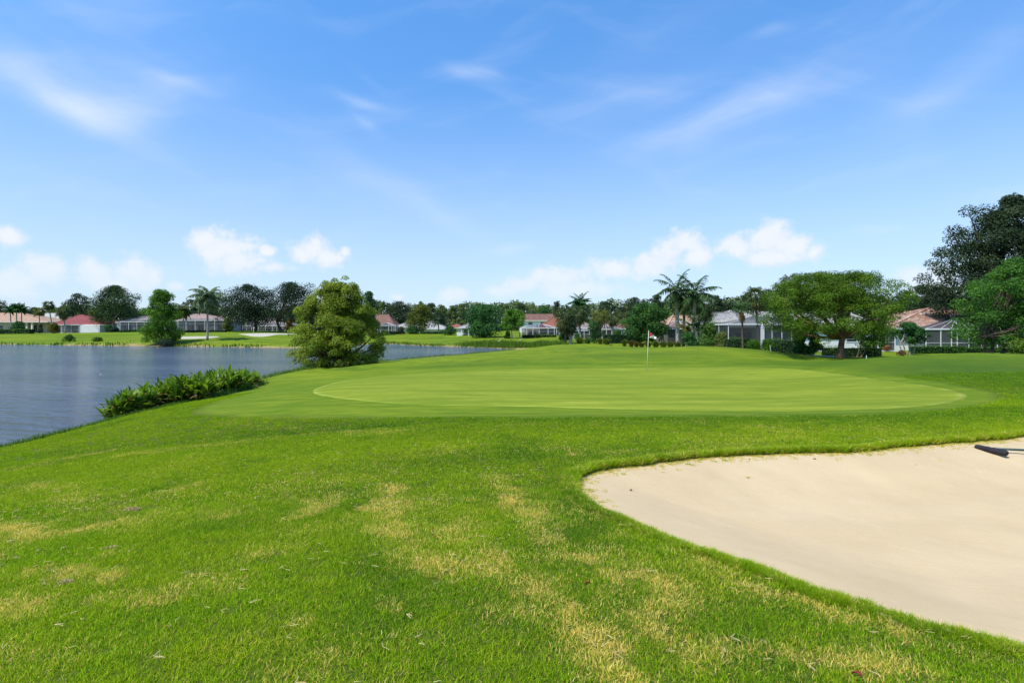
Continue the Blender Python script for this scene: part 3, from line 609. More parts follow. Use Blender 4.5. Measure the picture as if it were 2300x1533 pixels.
def limbs(mb, base, fork, targets, r0, r1=0.03, bend=0.25, rg=None):
    rg = rg or rng
    for tg in targets:
        a = np.array(fork, float); b = np.array(tg, float); mid = (a+b)/2+np.array([*(rg.normal(size=2)*0.06*np.linalg.norm(b-a)), 0])
        mid[2] += (-bend if (b-a)[2] > 0 else bend)*0.4*np.linalg.norm((b-a)[:2])
        pts = [a*(1-s)**2+2*mid*s*(1-s)+b*s*s for s in np.linspace(0, 1, 7)]; mb.tube(pts, list(np.linspace(r0, r1, 7)), 6, False)
def tree(label, x0, x1, yt, yb, D, mat, prof='round', K=26, lr=0.15, n=3500, leaf=None, tr=0.25, trunks=None, fork=None, barkm='bark', group=None, name='tree', cat='tree', seed=None,
         flat=0.75, droop=0., aspect=.55, surf=.45, nl=7, hang=0., shell=.62, jit=.7, upb=.25, extra=None, base=None, second=None):
    rg = np.random.default_rng(int(x0*7+yt*13+D) if seed is None else seed)
    xc = (x0+x1)/2; X = px(xc, D); zb = hz(X, D) if base is None else base; Wm = (x1-x0)/F*D; z0 = pz(yb, D)-zb; H = pz(yt, D)-zb-z0
    z0 = max(z0, 0.05)
    root = empty(name, (X, D, zb), 0, label, cat, group)
    lb, r = crown_pts(K, Wm, H, z0, prof, lr, rg, surf)
    if extra is not None:
        e = np.array([(px(a, D)-X, dy, pz(b, D)-zb, rr_) for a, b, dy, rr_ in extra]); lb = np.concatenate([lb, e[:, :3]]); r = np.concatenate([r, e[:, 3]])
    leaf = leaf or D/F*2.25*1.15
    n = int(n*(1.45 if n < 20000 else 1.25)); leaf *= 1.12; r = r*(1.1 if D < 70 else 1.25)
    kf = max(5, min(K//6, 22)); tf = rg.uniform(.45 if prof == 'dome' else .18, .8, kf); Rf = PROF[prof](tf)*Wm*.22*np.sqrt(rg.random(kf)); ph = rg.random(kf)*6.28; lb = np.concatenate([lb, np.stack([Rf*np.cos(ph), Rf*np.sin(ph), z0+tf*H], 1)]); r = np.concatenate([r, np.full(kf, Wm*(.12 if D < 70 else .15))])
    r = np.minimum(r, np.maximum(.2, z0+H+.15-lb[:, 2])/max(flat, .6))
    if second is None:
        v, f, a = foliage(lb, r, n, leaf, aspect, flat, upb, droop, shell, jit, rg, hang)
        me = np_mesh('crown', v, f, M[mat], False, {'v': a})
    else:
        v, f, a = foliage(lb, r, n, leaf, aspect, flat, upb, droop, shell, jit, rg, hang); mi = (rg.random(len(f)) < second[1]).astype(np.int32)
        me = np_mesh('crown', v, f, None, False, {'v': a}, mi, [M[mat], M[second[0]]])
    link_mesh('crown', me, root)
    tx = trunks or [(xc, xc)]
    for (bx, fx) in tx:
        mb = MB(); a = np.array([px(bx, D)-X, 0, -0.15]); fz = (fork if fork is not None else z0+H*0.18); b = np.array([px(fx, D)-X, 0, fz])
        k1 = np.linspace(0, 1, 6); w_ = rg.normal(size=2)*tr*0.35
        pts = [a*(1-s)+b*s+np.array([w_[0], w_[1], 0])*math.sin(s*PI) for s in k1]; mb.tube(pts, [tr*(1.45 if s == 0 else 1.12 if s < .25 else 1-0.3*s) for s in k1], 9, False)
        mb.build('trunk', M[barkm], root)
        bm_ = MB(); sel = rg.choice(len(lb), min(nl, len(lb)), replace=False); limbs(bm_, a, b-np.array([0, 0, .1]), [lb[i] for i in sel], tr*0.55, max(.02, tr*.08), rg=rg)
        if nl: bm_.build('branches', M[barkm], root)
    return root
def bush(label, x0, x1, yt, yb, D, mat, n=900, K=9, **kw):
    kw.setdefault('lr', .24); kw.setdefault('name', 'shrub'); kw.setdefault('cat', 'shrub'); kw.setdefault('nl', 4)
    return tree(label, x0, x1, yt, yb, D, mat, kw.pop('prof', 'skirt'), K, n=n, tr=0.05, surf=.3, **kw)
def hedge(label, x0, x1, yt, yb, D, mat, depth=1.0, dens=1.0, leaf=None, x1D=None, group=None, second=None):
    rg = np.random.default_rng(int(x0+yt*3)); a = np.array([px(x0, D), D]); D2 = x1D or D; b = np.array([px(x1, D2), D2]); L = np.linalg.norm(b-a)
    xm, ym = (a+b)/2; zb = hz(xm, ym); h = max(.3, pz(yt, (D+D2)/2)-zb); n = int(L*(h*2+depth)*dens*(90 if D < 70 else 22 if D < 130 else 14)); leaf = leaf or D/F*2.25*1.1
    root = empty('hedge', (xm, ym, zb), math.atan2(*(b-a)[::-1]), label, 'hedge', group)
    face = rg.random(n); P_ = np.stack([rg.uniform(-L/2, L/2, n), rg.uniform(-depth/2, depth/2, n), rg.uniform(0.02, h, n)], 1); N = np.zeros((n, 3))
    fr = face < .42; tp = (face >= .42) & (face < .72); bk = (face >= .72) & (face < .86); en = face >= .93
    P_[fr, 1] = -depth/2; N[fr, 1] = -1; P_[tp, 2] = h; N[tp, 2] = 1; P_[bk, 1] = depth/2; N[bk, 1] = 1; P_[en, 0] = np.sign(P_[en, 0])*L/2; N[en, 0] = np.sign(P_[en, 0])
    amp = min(.16, h*.14); w_ = (fbm(P_[:, 0]+50, P_[:, 2]+ym, 1.3, 3, 3)-.5)*amp*3
    P_ += N*(w_+rg.normal(size=n)*amp*.35-.02)[:, None]; gz = land(xm+P_[:, 0]*math.cos(root.rotation_euler.z), ym+P_[:, 0]*math.sin(root.rotation_euler.z))-zb; P_[:, 2] += gz
    N = unit(N+rg.normal(size=(n, 3))*.7+np.array([0, 0, .3])); v = np.clip(rg.random(n)*.7+(fbm(P_[:, 0], P_[:, 2], 2., 2, 9)-.35)*.9, 0, 1)
    sz = leaf*rg.uniform(.7, 1.3, n); q, f, a_ = leaf_quads(P_, N, rg.normal(size=(n, 3)), sz, sz*.6, v)
    link_mesh('foliage', np_mesh('foliage', q, f, M[mat], False, {'v': a_}), root)
    mb = MB(); mb.box(-L/2+.06, L/2-.06, -depth/2+.09, depth/2-.09, -.3, h-.1); mb.build('branches', M['oak_dark'], root)
    return root
def gclump(label, x0, x1, yt, D, mat, group=None, nb=170, name='grass_clump', cat='ornamental grass'):
    rg = np.random.default_rng(int(x0*5)); X = px((x0+x1)/2, D); zb = hz(X, D); H = pz(yt, D)-zb; R = (x1-x0)/F*D/2
    vs, fs, at = [], [], []; th = rg.random(nb)*2*PI; 
    for i in range(nb):
        d = np.array([math.cos(th[i]), math.sin(th[i]), 0]); ln = rg.uniform(.7, 1.08)*H; sp = R*rg.random()**.7; b0 = d*sp*.35; s = np.array([-d[1], d[0], 0])*0.035*D/60
        cc = [b0+d*sp*(k**1.8)*.75+np.array([0, 0, ln*(k-.22*k**3*(.5+sp/R))]) for k in (0, .35, .7, 1)]
        b = len(vs)
        for k, c_ in enumerate(cc): w_ = (1, 1.1, .8, .15)[k]; vs += [c_-s*w_, c_+s*w_]
        fs += [(b, b+1, b+3, b+2), (b+2, b+3, b+5, b+4), (b+4, b+5, b+7, b+6)]; at += [rg.random()]*8
    return tag(link_mesh(name, np_mesh(name, vs, np.array(fs), M[mat], False, {'v': np.array(at)}), None, (X, D, zb-.05)), label, cat, group)
# ---- palms
FC = {}
def feather(elev, L, mat, droop=70, nl=36, ll=.55, lw=.05, hangv=.5, seed=0):
    key = ('f', elev, L, mat, droop, ll, seed)
    if key in FC: return FC[key]
    rg = np.random.default_rng(abs(hash(str(key))) % 99999 if False else int(elev*3+L*100+seed*17+500)); pts = []; p = np.zeros(3); ns = 14
    for i in range(ns+1):
        pts.append(p.copy()); a = math.radians(elev-droop*(i/ns)**1.3); p = p+np.array([math.cos(a), 0, math.sin(a)])*L/ns
    pts = np.array(pts); vs, fs, at = [], [], []
    def seg(a, b, s, w0, w1, v):
        k = len(vs); vs.extend([a-s*w0, a+s*w0, b+s*w1, b-s*w1]); fs.append((k, k+1, k+2, k+3)); at.extend([v]*4)
    for i in range(ns):
        r = .05*(1-i/ns)+.015; seg(pts[i], pts[i+1], np.array([0, 1, 0.]), r, r*.9, .8); seg(pts[i], pts[i+1], np.array([0, 0, 1.]), r, r*.9, .6)
    for j in range(nl):
        s = .14+.86*j/(nl-1); x = s*ns; i = min(int(x), ns-1); p = pts[i]+(pts[i+1]-pts[i])*(x-i); d = unit((pts[i+1]-pts[i])[None])[0]
        l_ = ll*(math.sin(min(s*1.15+.08, 1)*PI)**.5*.85+.25)
        for sd in (-1, 1):
            dirv = d*.55+np.array([0, sd*1.0, 0])+np.array([0, 0, -hangv*rg.uniform(.5, 1.4)])+rg.normal(size=3)*.09; dirv /= np.linalg.norm(dirv)
            m_ = p+dirv*l_*.5; e = p+dirv*l_+np.array([0, 0, -l_*.18]); w_ = unit(np.cross(dirv, np.array([0, 0, 1.])+rg.normal(size=3)*.3)[None])[0]; v = rg.random()*.85
            seg(p, m_, w_, lw*.4, lw*.55, v); seg(m_, e, w_, lw*.55, lw*.08, v)
    FC[key] = np_mesh('frond', vs, np.array(fs), M[mat], False, {'v': np.array(at)}); return FC[key]
def fan(elev, L, R, mat, seed=0, lw=.06):
    key = ('n', elev, L, R, mat, seed)
    if key in FC: return FC[key]
    rg = np.random.default_rng(int(elev*3+R*100+seed*17+900)); a = math.radians(elev); d = np.array([math.cos(a), 0, math.sin(a)]); e = math.radians(elev-25); d2 = np.array([math.cos(e), 0, math.sin(e)])
    tip = d*L*.6+d2*L*.4; vs, fs, at = [], [], []
    def seg(a, b, s, w0, w1, v):
        k = len(vs); vs.extend([a-s*w0, a+s*w0, b+s*w1, b-s*w1]); fs.append((k, k+1, k+2, k+3)); at.extend([v]*4)
    seg(np.zeros(3), d*L*.6, np.array([0, 1., 0]), .035, .025, .9); seg(d*L*.6, tip, np.array([0, 1., 0]), .025, .02, .9)
    for k in range(17):
        th = math.radians(-115+230*k/16+rg.normal()*4); dr = unit((d2*math.cos(th)+np.array([0, 1, 0])*math.sin(th)+np.array([0, 0, -.25])*abs(math.sin(th)))[None])[0]; l_ = R*(1-.25*abs(th)/2.2)*rg.uniform(.85, 1.1)
        m_ = tip+dr*l_*.6; en = tip+dr*l_*.9+np.array([0, 0, -l_*.32]); w_ = unit(np.cross(dr, np.cross(d2, [0, 1, 0])+rg.normal(size=3)*.25)[None])[0]; v = rg.random()*.85
        seg(tip, m_, w_, lw*.35, lw, v); seg(m_, en, w_, lw, lw*.15, v)
    FC[key] = np_mesh('frond', vs, np.array(fs), M[mat], False, {'v': np.array(at)}); return FC[key]
def palm(label, bx, tx, yc, D, kind, R, mat, nf=18, tr=.17, barkm='bark_grey', group=None, cat='palm tree', name='palm_tree', emin=-35, emax=80, dry=0, dmat='fan_dry', curve=0., shaft=None, boot=0, base=None, seed=0, droop=75, hv=.5):
    rg = np.random.default_rng(int(bx*3+yc)+seed); X = px(bx, D); zb = hz(X, D) if base is None else base; H = pz(yc, D)-zb; dx = px(tx, D)-X
    root = empty(name, (X, D, zb), 0, label, cat, group); mb = MB(); ks = np.linspace(0, 1, 9)
    pts = [(dx*(k**(1+curve)), 0.05*math.sin(k*4), -.15+(H+.15)*k) for k in ks]
    mb.tube(pts, [tr*(1.35 if k == 0 else 1.05-.2*k) for k in ks], 9); mb.build('trunk', M[barkm], root)
    sc = D/60.
    if shaft:
        s = MB(); s.tube([(dx, 0.0, H-shaft), (dx, 0, H-shaft*.55), (dx, 0, H+.1)], [tr*.95, tr*1.15, tr*.6], 9); s.build('crown_shaft', M['shaft'], root)
    if boot:
        s = MB(); s.tube([(dx*.97, 0.0, H-boot), (dx, 0, H-boot*.6), (dx, 0, H-boot*.15), (dx, 0, H+.05)], [tr*1.1, tr*1.9, tr*1.7, tr*.8], 10); s.build('boots', M['boot'], root)
    for i in range(nf+dry):
        isd = i >= nf; f_ = (i+.5)/nf if not isd else 0
        e = emax+(emin-emax)*f_**.85 if not isd else rg.uniform(-78, -48)
        e = round(e/12)*12; az_ = i*2.39996+rg.normal()*.15
        if kind == 'feather': me = feather(e, round(R, 1), mat if not isd else dmat, droop=droop if e > -20 else 40, ll=round(R*.25, 2), lw=max(.05, .05*sc+.03), hangv=hv, seed=i % 2)
        else: me = fan(e, round(R*.5, 2), round(R*.55, 2), mat if not isd else dmat, i % 2, lw=max(.035, .03*sc))
        s_ = rg.uniform(.85, 1.1); link_mesh('frond', me, root, (dx, 0, H), (0, 0, az_), (s_, s_, s_))
    return root

# ================================================================== placement, right side first
# spreading tree with low open fork, in front of the white house
tree('broad spreading umbrella-shaped tree with forked brown trunk behind the putting green', 1706, 2028, 612, 750, 42, 'poinciana', 'dome', 300, .052, 84000, .108, .26, [(1888, 1893)], 1.55, 'bark_brown', nl=26, surf=.35, flat=.62, aspect=.42, seed=5, shell=.5,
     extra=[(1745, 735, .5, .7), (1725, 722, 0, .6), (1770, 750, -1, .65), (1800, 757, .6, .6), (1830, 765, -1, .55), (1985, 742, .4, .7), (2008, 715, .3, .7), (1960, 762, -.6, .6), (1925, 745, 1, .6), (1935, 625, .2, .5), (1860, 640, 0, .6), (2010, 690, 0, .6), (1735, 690, -.5, .6), (1945, 775, .5, .4)])
tree('very tall dark oak at the right edge, rising above the tiled roof', 2108, 2440, 440, 768, 62, 'oak', 'egg', 210, .052, 78000, .19, .42, [(2245, 2250), (2290, 2320)], 4.5, 'bark', nl=26, surf=.3, flat=.8, seed=9, shell=.45,
     extra=[(2120, 570, 0, 1.0), (2145, 520, 0, .9), (2175, 475, 0, .8), (2130, 650, 0, 1.1), (2150, 620, 1, 1.1), (2115, 610, 0, .7), (2160, 690, 0, 1.2), (2270, 450, 0, .8), (2280, 435, 0, .5), (2140, 745, -1, .7), (2195, 700, -1, 1.3), (2220, 560, 0, 1.3), (2170, 560, 0, 1.2), (2205, 500, 0, .9), (2150, 540, 0, 1.2), (2165, 590, 0, 1.5), (2185, 530, 1, 1.3), (2150, 660, 0, 1.5), (2180, 640, -1, 1.6), (2190, 600, 1, 1.6), (2210, 540, -1, 1.5), (2215, 480, 0, 1.2), (2240, 500, 1, 1.5), (2130, 600, 1, 1.2), (2140, 690, 1, 1.3), (2250, 600, -2, 1.7), (2170, 725, 0, 1.2), (2195, 745, 0, 1.3), (2230, 735, 0, 1.3), (2265, 745, 0, 1.3), (2290, 700, 0, 1.3), (2245, 690, 0, 1.3)], second=('olive', .18))
tree('bright green many-stemmed tree at the right edge in front of the dark oak', 2138, 2420, 582, 782, 47, 'vivid', 'egg', 120, .07, 34000, .135, .13, [(2218, 2205), (2226, 2232), (2250, 2275)], 1.6, 'bark', nl=18, surf=.3, flat=.7, seed=3, shell=.45, second=('deep', .45),
     extra=[(2160, 735, 0, .7), (2150, 757, 0, .6), (2175, 700, 0, .7), (2200, 655, 0, .7), (2235, 620, 0, .6), (2270, 600, 0, .7), (2140, 745, 0, .4)])
tree('small round-headed tree with several thin stems between the porch and the screened pool', 2012, 2076, 724, 768, 50, 'deep', 'round', 26, .15, 7500, .11, .06, [(2036, 2028), (2043, 2042), (2050, 2056), (2031, 2020)], 1.0, 'bark_grey', nl=5, surf=.4)
tree('loose young tree with twin dark stems just right of the spreading tree', 1905, 1992, 722, 782, 48, 'mid', 'round', 24, .12, 5200, .12, .06, [(1924, 1935), (1931, 1955)], 1.2, 'bark', nl=6, surf=.35)
bush('drooping dark green shrub left of the spreading tree trunk', 1778, 1818, 742, 793, 46, 'deep', 3000, 12, leaf=.14, droop=1.5)
bush('second drooping shrub, nearer the spreading tree trunk', 1806, 1846, 748, 793, 47, 'deep', 2600, 11, leaf=.14, droop=1.5, seed=77)
bush('low rounded shrub against the white wall', 1815, 1842, 762, 783, 53, 'mid', 1200, 7, leaf=.13)
hedge('low yellow-green clipped hedge left of the spreading tree trunk', 1848, 1886, 778, 787, 51, 'bright', .8)
hedge('low rounded hedge right of the spreading tree trunk', 1898, 1976, 779, 791, 50, 'bright', .9)
hedge('clipped hedge along the screened pool of the tiled house', 2046, 2162, 776, 795, 53, 'vivid', 1.0)
hedge('darker hedge continuing under the tall oak at the right edge', 2164, 2320, 779, 797, 54, 'mid', 1.0)
hedge('clipped hedge in front of the white framed pool screen', 1738, 1800, 763, 783, 52, 'mid', .9)
hedge('short hedge at the left end of the white framed pool screen', 1636, 1690, 760, 786, 54, 'mid', .9)
bush('patch of reddish low plants by the patio', 2016, 2036, 787, 796, 49, 'redleaf', 500, 5, leaf=.1)
bush('pale shrub at the far right edge behind the hedge', 2262, 2330, 770, 800, 44, 'bright', 1800, 9, leaf=.12)
# thin palms before the pale roofs
palm('slim palm with brown boots and small tufted crown beside the white pool screen', 1669, 1667, 697, 52, 'fan', 1.25, 'frond', 20, .085, 'bark', emin=0, emax=88, boot=1.0, dry=2)
palm('taller grey-trunked palm with wide crown and orange boots beside the white pool screen', 1706, 1697, 668, 56, 'fan', 1.7, 'fan', 30, .12, 'bark_grey', emin=-20, emax=88, boot=1.1, dry=4)
palm('palm crown showing above the left part of the spreading tree', 1780, 1776, 632, 66, 'fan', 1.6, 'fan', 26, .15, 'bark_grey', emin=-20)
# plants in front of the mound
for i, (a, b, yt, D, lab) in enumerate([(1670, 1714, 753, 50, 'split-leaf plants with large glossy leaves around the slim palm'), (1704, 1746, 752, 49, 'tall split-leaf plants with large glossy leaves right of the slim palm')]):
    gclump(lab, a, b, yt, D, 'vivid', nb=90, name='leafy_plant', cat='plant')
    bush(lab.split(' with')[0].replace('split', 'dark undergrowth below the split'), a+2, b-2, yt+10, 788, D+.3, 'mid', 1200, 7, leaf=.12)
# shrubs between the royal palms and the pale roofs
bush('dense dark shrub at the foot of the royal palm', 1524, 1568, 748, 777, 60, 'deep', 2600, 11, leaf=.15)
bush('large loose shrub in front of the grey tiled roofs', 1566, 1640, 726, 782, 59, 'mid', 6500, 22, leaf=.15, prof='round')
bush('tall airy shrub with pinkish tips before the grey roofs', 1598, 1652, 745, 785, 56, 'mid', 3200, 14, leaf=.13, second=('redleaf', .35))
bush('low dark shrub on the mound behind the green', 1568, 1600, 762, 779, 55, 'mid', 1200, 7, leaf=.13)
# royal palms
palm('tallest feather-leaved palm with smooth grey trunk behind the flag', 1524, 1519, 652, 74, 'feather', 3.7, 'frond', 20, .26, group=None, emin=-62, emax=86, shaft=1.3, droop=62)
palm('second tall feather-leaved palm right of the tallest one', 1555, 1561, 660, 72, 'feather', 3.4, 'frond', 20, .2, emin=-55, emax=86, shaft=1.1, droop=62, seed=4)
palm('short fan palm with yellowing crown between the two tall feather palms', 1536, 1537, 672, 78, 'fan', 2.1, 'frond_yel', 28, .2, 'bark', emin=-60, dry=8)
palm('fan palm with drooping crown right of the tall feather palms', 1583, 1584, 686, 76, 'fan', 2.3, 'fan', 30, .2, 'bark', emin=-60, dry=8, seed=2)
palm('young palm with upright fronds in front of the tall feather palms', 1574, 1568, 745, 60, 'feather', 2.9, 'frond', 10, .13, 'bark_brown', emin=48, emax=86, droop=40, curve=.5, hv=.25)
palm('small yellowish palm at the foot of the tallest feather palm', 1541, 1539, 738, 66, 'feather', 1.3, 'frond_yel', 9, .08, 'bark_grey', emin=0, emax=70, droop=90)
# round tree behind flag etc.
tree('large round dark green tree directly behind the flag', 1404, 1502, 682, 765, 84, 'deep', 'round', 46, .13, 9500, .24, .25, nl=8, surf=.4, second=('mid', .4))
palm('leaning palm with curved trunk left of the round tree', 1424, 1400, 714, 88, 'fan', 1.7, 'fan', 24, .13, 'bark_grey', emin=-30, curve=-.35, boot=.9)
bush('low yellow-green shrub left of the leaning palm', 1372, 1400, 742, 760, 92, 'mid', 900, 7)
hedge('long dark hedge behind the tall grasses left of the flag', 1355, 1440, 750, 762, 88, 'deep', 1.2)
# tall ornamental grasses
og = 'tall ornamental grass clumps behind the mounds'
for i, (a, b, yt, D, mt) in enumerate([(1288, 1316, 753, 86, 'ograss'), (1308, 1332, 755, 85, 'ograss'), (1338, 1358, 754, 82, 'ograss'), (1352, 1376, 755, 80, 'ograss'),
    (1393, 1412, 757, 76, 'ograss'), (1408, 1428, 759, 73, 'obrown'), (1421, 1438, 762, 71, 'obrown'), (1432, 1450, 764, 70, 'obrown'), (1446, 1466, 761, 69, 'ograss'), (1462, 1484, 760, 68, 'ograss'), (1480, 1500, 759, 67, 'ograss'), (1496, 1516, 760, 66, 'ograss'), (1512, 1532, 760, 65, 'ograss')]):
    side = ['farthest left green clump of tall grass near the fan palms', 'second green clump of tall grass from the fan palms', 'tall grass clump right of the dark rounded bush', 'tall grass clump ending the short row by the tee marker', 'green tall grass clump starting the long row left of the flag', 'brownish tall grass clump left of the flag, next to the row end', 'middle brownish tall grass clump left of the flag', 'brownish tall grass clump nearest the flag', 'green tall grass clump right behind the flag pole', 'green tall grass clump just right of the flag', 'tall grass clump halfway between flag and tallest palm', 'tall grass clump left of the tallest palm trunk', 'tall grass clump at the foot of the tallest palm'][i]
    gclump(side, a, b, yt, D, mt, og, 230)
bush('dark rounded bush between the two short rows of tall grass', 1316, 1352, 722, 768, 84, 'deep', 2600, 12, prof='round', second=('olive', .3))
bush('small dark stump-like shrub on the fairway left of the flag', 1369, 1376, 764, 770, 76, 'oak_dark', 260, 4)
# fan palm group left of the flag
palm('fan palm with brown hanging fronds, left of the pair before the red roof', 1272, 1266, 712, 98, 'fan', 2.5, 'fan', 30, .2, 'bark', emin=-70, dry=16)
palm('thick-skirted fan palm right of the pair before the red roof', 1282, 1281, 724, 98, 'fan', 2.2, 'oak', 26, .3, 'bark_grey', emin=-75, dry=14, seed=4)
palm('taller slim fan palm right behind the thick-skirted palm', 1305, 1300, 702, 102, 'fan', 2.4, 'fan', 32, .15, 'bark_grey', emin=-70, dry=10)
palm('yellow-green fan palm before the white framed porch', 1349, 1348, 709, 96, 'fan', 2.1, 'frond_yel', 28, .2, 'bark', emin=-45, dry=3)
palm('tall dark feather palm behind the fan palms, its crown against the sky', 1302, 1302, 678, 135, 'feather', 3.4, 'deep', 20, .22, emin=-45, droop=55)
palm('small fan palm before the brown roof between the yellow-green and leaning palms', 1377, 1376, 712, 104, 'fan', 2.0, 'fan', 22, .16, emin=-50, dry=4)
# flat topped trees over the end of the lake
tree('wide dark green tree with foliage to the ground beyond the lake', 1040, 1134, 684, 757, 132, 'deep', 'round', 56, .11, 9500, .30, .5, nl=6, surf=.35, extra=[(1060, 705, 0, 1.6), (1115, 700, 0, 1.6), (1090, 690, 0, 1.5), (1080, 740, -3, 2), (1105, 742, -3, 2)])
tree('flat-crowned green tree with thin grey trunks right of the wide dark tree', 1122, 1181, 696, 738, 124, 'vivid', 'dome', 30, .13, 5200, .28, .13, [(1150, 1148), (1169, 1165)], 2.6, 'bark_grey', nl=6, surf=.4)
bush('clipped round bush beside the thin grey trunks', 1132, 1149, 744, 759, 125, 'mid', 700, 6)
hedge('hedge below the red-roofed screened pool', 1172, 1250, 751, 759, 126, 'mid', 1.2)
bush('dark shrub in front of the red-roofed screened pool', 1200, 1214, 750, 759, 124, 'oak', 420, 5)
bush('dark shrub mass at the foot of the fan palms', 1252, 1284, 748, 764, 100, 'deep', 1500, 9)
bush('dark shrub below the beige gable beside the fan palms', 1284, 1316, 750, 757, 108, 'deep', 700, 7, seed=61)
tree('pale feathery tree behind the red roof', 1240, 1266, 676, 722, 150, 'olive', 'round', 14, .16, 1300, nl=3)
# far middle shore
tree('narrow dark upright tree just right of the feathery lakeside tree', 806, 852, 655, 742, 150, 'deep', 'egg', 34, .15, 5200, None, .3, nl=4, surf=.4, second=('oak', .5))
tree('grey-green oak with wispy edge behind the steep red-brown roof', 862, 934, 676, 742, 185, 'olive', 'round', 34, .13, 4200, None, .4, nl=5, surf=.4, second=('oak', .5))
tree('yellow-green round tree with dark trunk across the lake', 912, 977, 684, 742, 160, 'yellowish', 'dome', 34, .13, 4600, None, .25, [(948, 948)], 4.2, nl=8, surf=.4)
palm('slim palm right of the yellow-green round tree', 985, 985, 712, 160, 'fan', 2.6, 'oak', 22, .18, emin=-55)
bush('rounded hedge bush across the lake under the pale roof', 993, 1027, 731, 750, 152, 'deep', 1100, 8)
bush('dark bushes under the yellow-green tree', 910, 946, 732, 750, 157, 'deep', 1100, 9)
bush('pale shrub left of the yellow-green tree trunk', 890, 912, 735, 751, 156, 'olive', 700, 6)
hedge('dark hedge below the screened porch across the lake', 866, 894, 744, 752, 156, 'oak', 1.4)
hedge('long low hedge under the white-roofed house across the lake', 945, 1000, 744, 750, 158, 'mid', 1.4)
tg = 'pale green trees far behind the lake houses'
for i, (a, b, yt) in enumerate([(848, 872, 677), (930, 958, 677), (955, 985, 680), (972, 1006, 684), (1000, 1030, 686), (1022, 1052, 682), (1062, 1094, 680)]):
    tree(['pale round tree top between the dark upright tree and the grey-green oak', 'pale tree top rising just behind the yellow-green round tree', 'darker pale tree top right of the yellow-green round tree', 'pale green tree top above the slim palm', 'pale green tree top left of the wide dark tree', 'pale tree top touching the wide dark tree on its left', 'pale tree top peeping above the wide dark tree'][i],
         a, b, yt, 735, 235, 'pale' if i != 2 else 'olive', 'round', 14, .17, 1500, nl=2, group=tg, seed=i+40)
for i, (a, b, yt, mt, lab) in enumerate([(1138, 1200, 681, 'oak', 'dark spreading tree behind the two-storey house'), (1190, 1246, 686, 'deep', 'dark green tree behind the ridge of the two-storey house'), (1170, 1215, 683, 'pale', 'pale tree top behind the two-storey house'), (1215, 1250, 684, 'pale', 'pale tree top left of the fan palms')]):
    tree(lab, a, b, yt, 735, 200+i*12, mt, 'round', 18, .15, 1900, nl=2, seed=i+60)
for i, (a, b, yt, mt, D, lab) in enumerate([(1328, 1384, 677, 'oak', 150, 'dark wispy oak right of the tall dark feather palm'), (1372, 1420, 690, 'oak_dark', 160, 'low dark tree behind the leaning palm'), (1396, 1460, 668, 'oak', 125, 'dark oak with thin top twigs left of the tall palms'), (1448, 1500, 662, 'oak', 120, 'dark oak crown just left of the tallest palm'),
    (1586, 1632, 664, 'oak_dark', 110, 'dark tree crown just right of the tall feather palms'), (1612, 1668, 680, 'oak', 118, 'dark tree top behind the grey roofs'), (1655, 1715, 656, 'oak', 105, 'dark tree behind the taller grey-trunked palm'), (1690, 1760, 650, 'oak', 98, 'dark tree behind the left side of the spreading tree'), (2000, 2060, 652, 'oak', 110, 'dark oak right behind the spreading tree'), (2040, 2100, 640, 'oak', 104, 'grey-green oak behind the tiled roof'), (2080, 2150, 644, 'oak', 100, 'dark oak between the tiled roof and the tallest oak')]):
    tree(lab, a, b, yt, 745, D, mt, 'round', 34, .12, 4200, nl=4, seed=i+80, surf=.35, shell=.5, second=('olive', .25))
# far left shore
tree('bright green dense tree standing at the water edge on the left shore', 320, 408, 652, 774, 109, 'vivid', 'cyp', 90, .10, 20000, .22, .2, [(352, 352), (378, 376)], 1.5, nl=8, surf=.35, shell=.5, second=('bright', .30), extra=[(362, 658, 0, .8), (330, 700, 0, 1.), (398, 705, 0, 1.), (345, 672, 0, .8), (380, 668, 0, .8), (332, 740, 0, 1.1), (398, 745, 0, 1.), (345, 758, -1, 1.1), (385, 758, -1, 1.1), (362, 662, 0, .6), (392, 690, 0, .9)])
palm('feather palm with drooping crown and pale trunk on the left shore', 466, 466, 665, 112, 'feather', 3.7, 'frond_pale', 34, .19, emin=-55, emax=80, droop=80, hv=.9)
tree('broad dark oak with thick black trunk behind the far bunker', 484, 626, 638, 730, 160, 'oak_dark', 'wide', 90, .10, 13500, .33, .5, [(574, 572)], 3.2, 'bark', nl=14, surf=.35, shell=.5, second=('oak', .4), extra=[(500, 685, 0, 2.2), (505, 705, 0, 2), (520, 715, 0, 2)])
tree('second broad dark oak touching the first, trunk leaning right', 584, 722, 634, 726, 162, 'oak_dark', 'wide', 90, .10, 13500, .33, .45, [(635, 622)], 3.4, 'bark', nl=14, surf=.35, shell=.5, second=('oak', .4), extra=[(700, 640, 0, 1.6), (690, 650, 0, 2.2)])
tree('large round oak with pale forked trunk above the low red roof', 200, 316, 641, 722, 178, 'oak', 'wide', 80, .10, 11500, .36, .5, [(262, 250)], 3.6, 'bark_grey', nl=12, surf=.35, shell=.5, second=('mid', .25))
tree('dense dark tree left of the large round oak', 144, 204, 659, 735, 215, 'oak_dark', 'round', 34, .14, 4400, nl=3, second=('oak', .5))
tree('dark tree at the far left edge', -40, 20, 668, 735, 205, 'oak', 'round', 26, .14, 2600, nl=3)
tree('dark low tree behind the left palms', 14, 64, 682, 735, 225, 'oak_dark', 'round', 22, .16, 2200, nl=2)
tree('low dark tree behind the pale grey roof', 58, 104, 690, 738, 240, 'oak', 'round', 20, .16, 1800, nl=2)
tree('dark tree behind the drooping palm on the left shore', 404, 448, 672, 735, 190, 'oak_dark', 'round', 24, .15, 2400, nl=2)
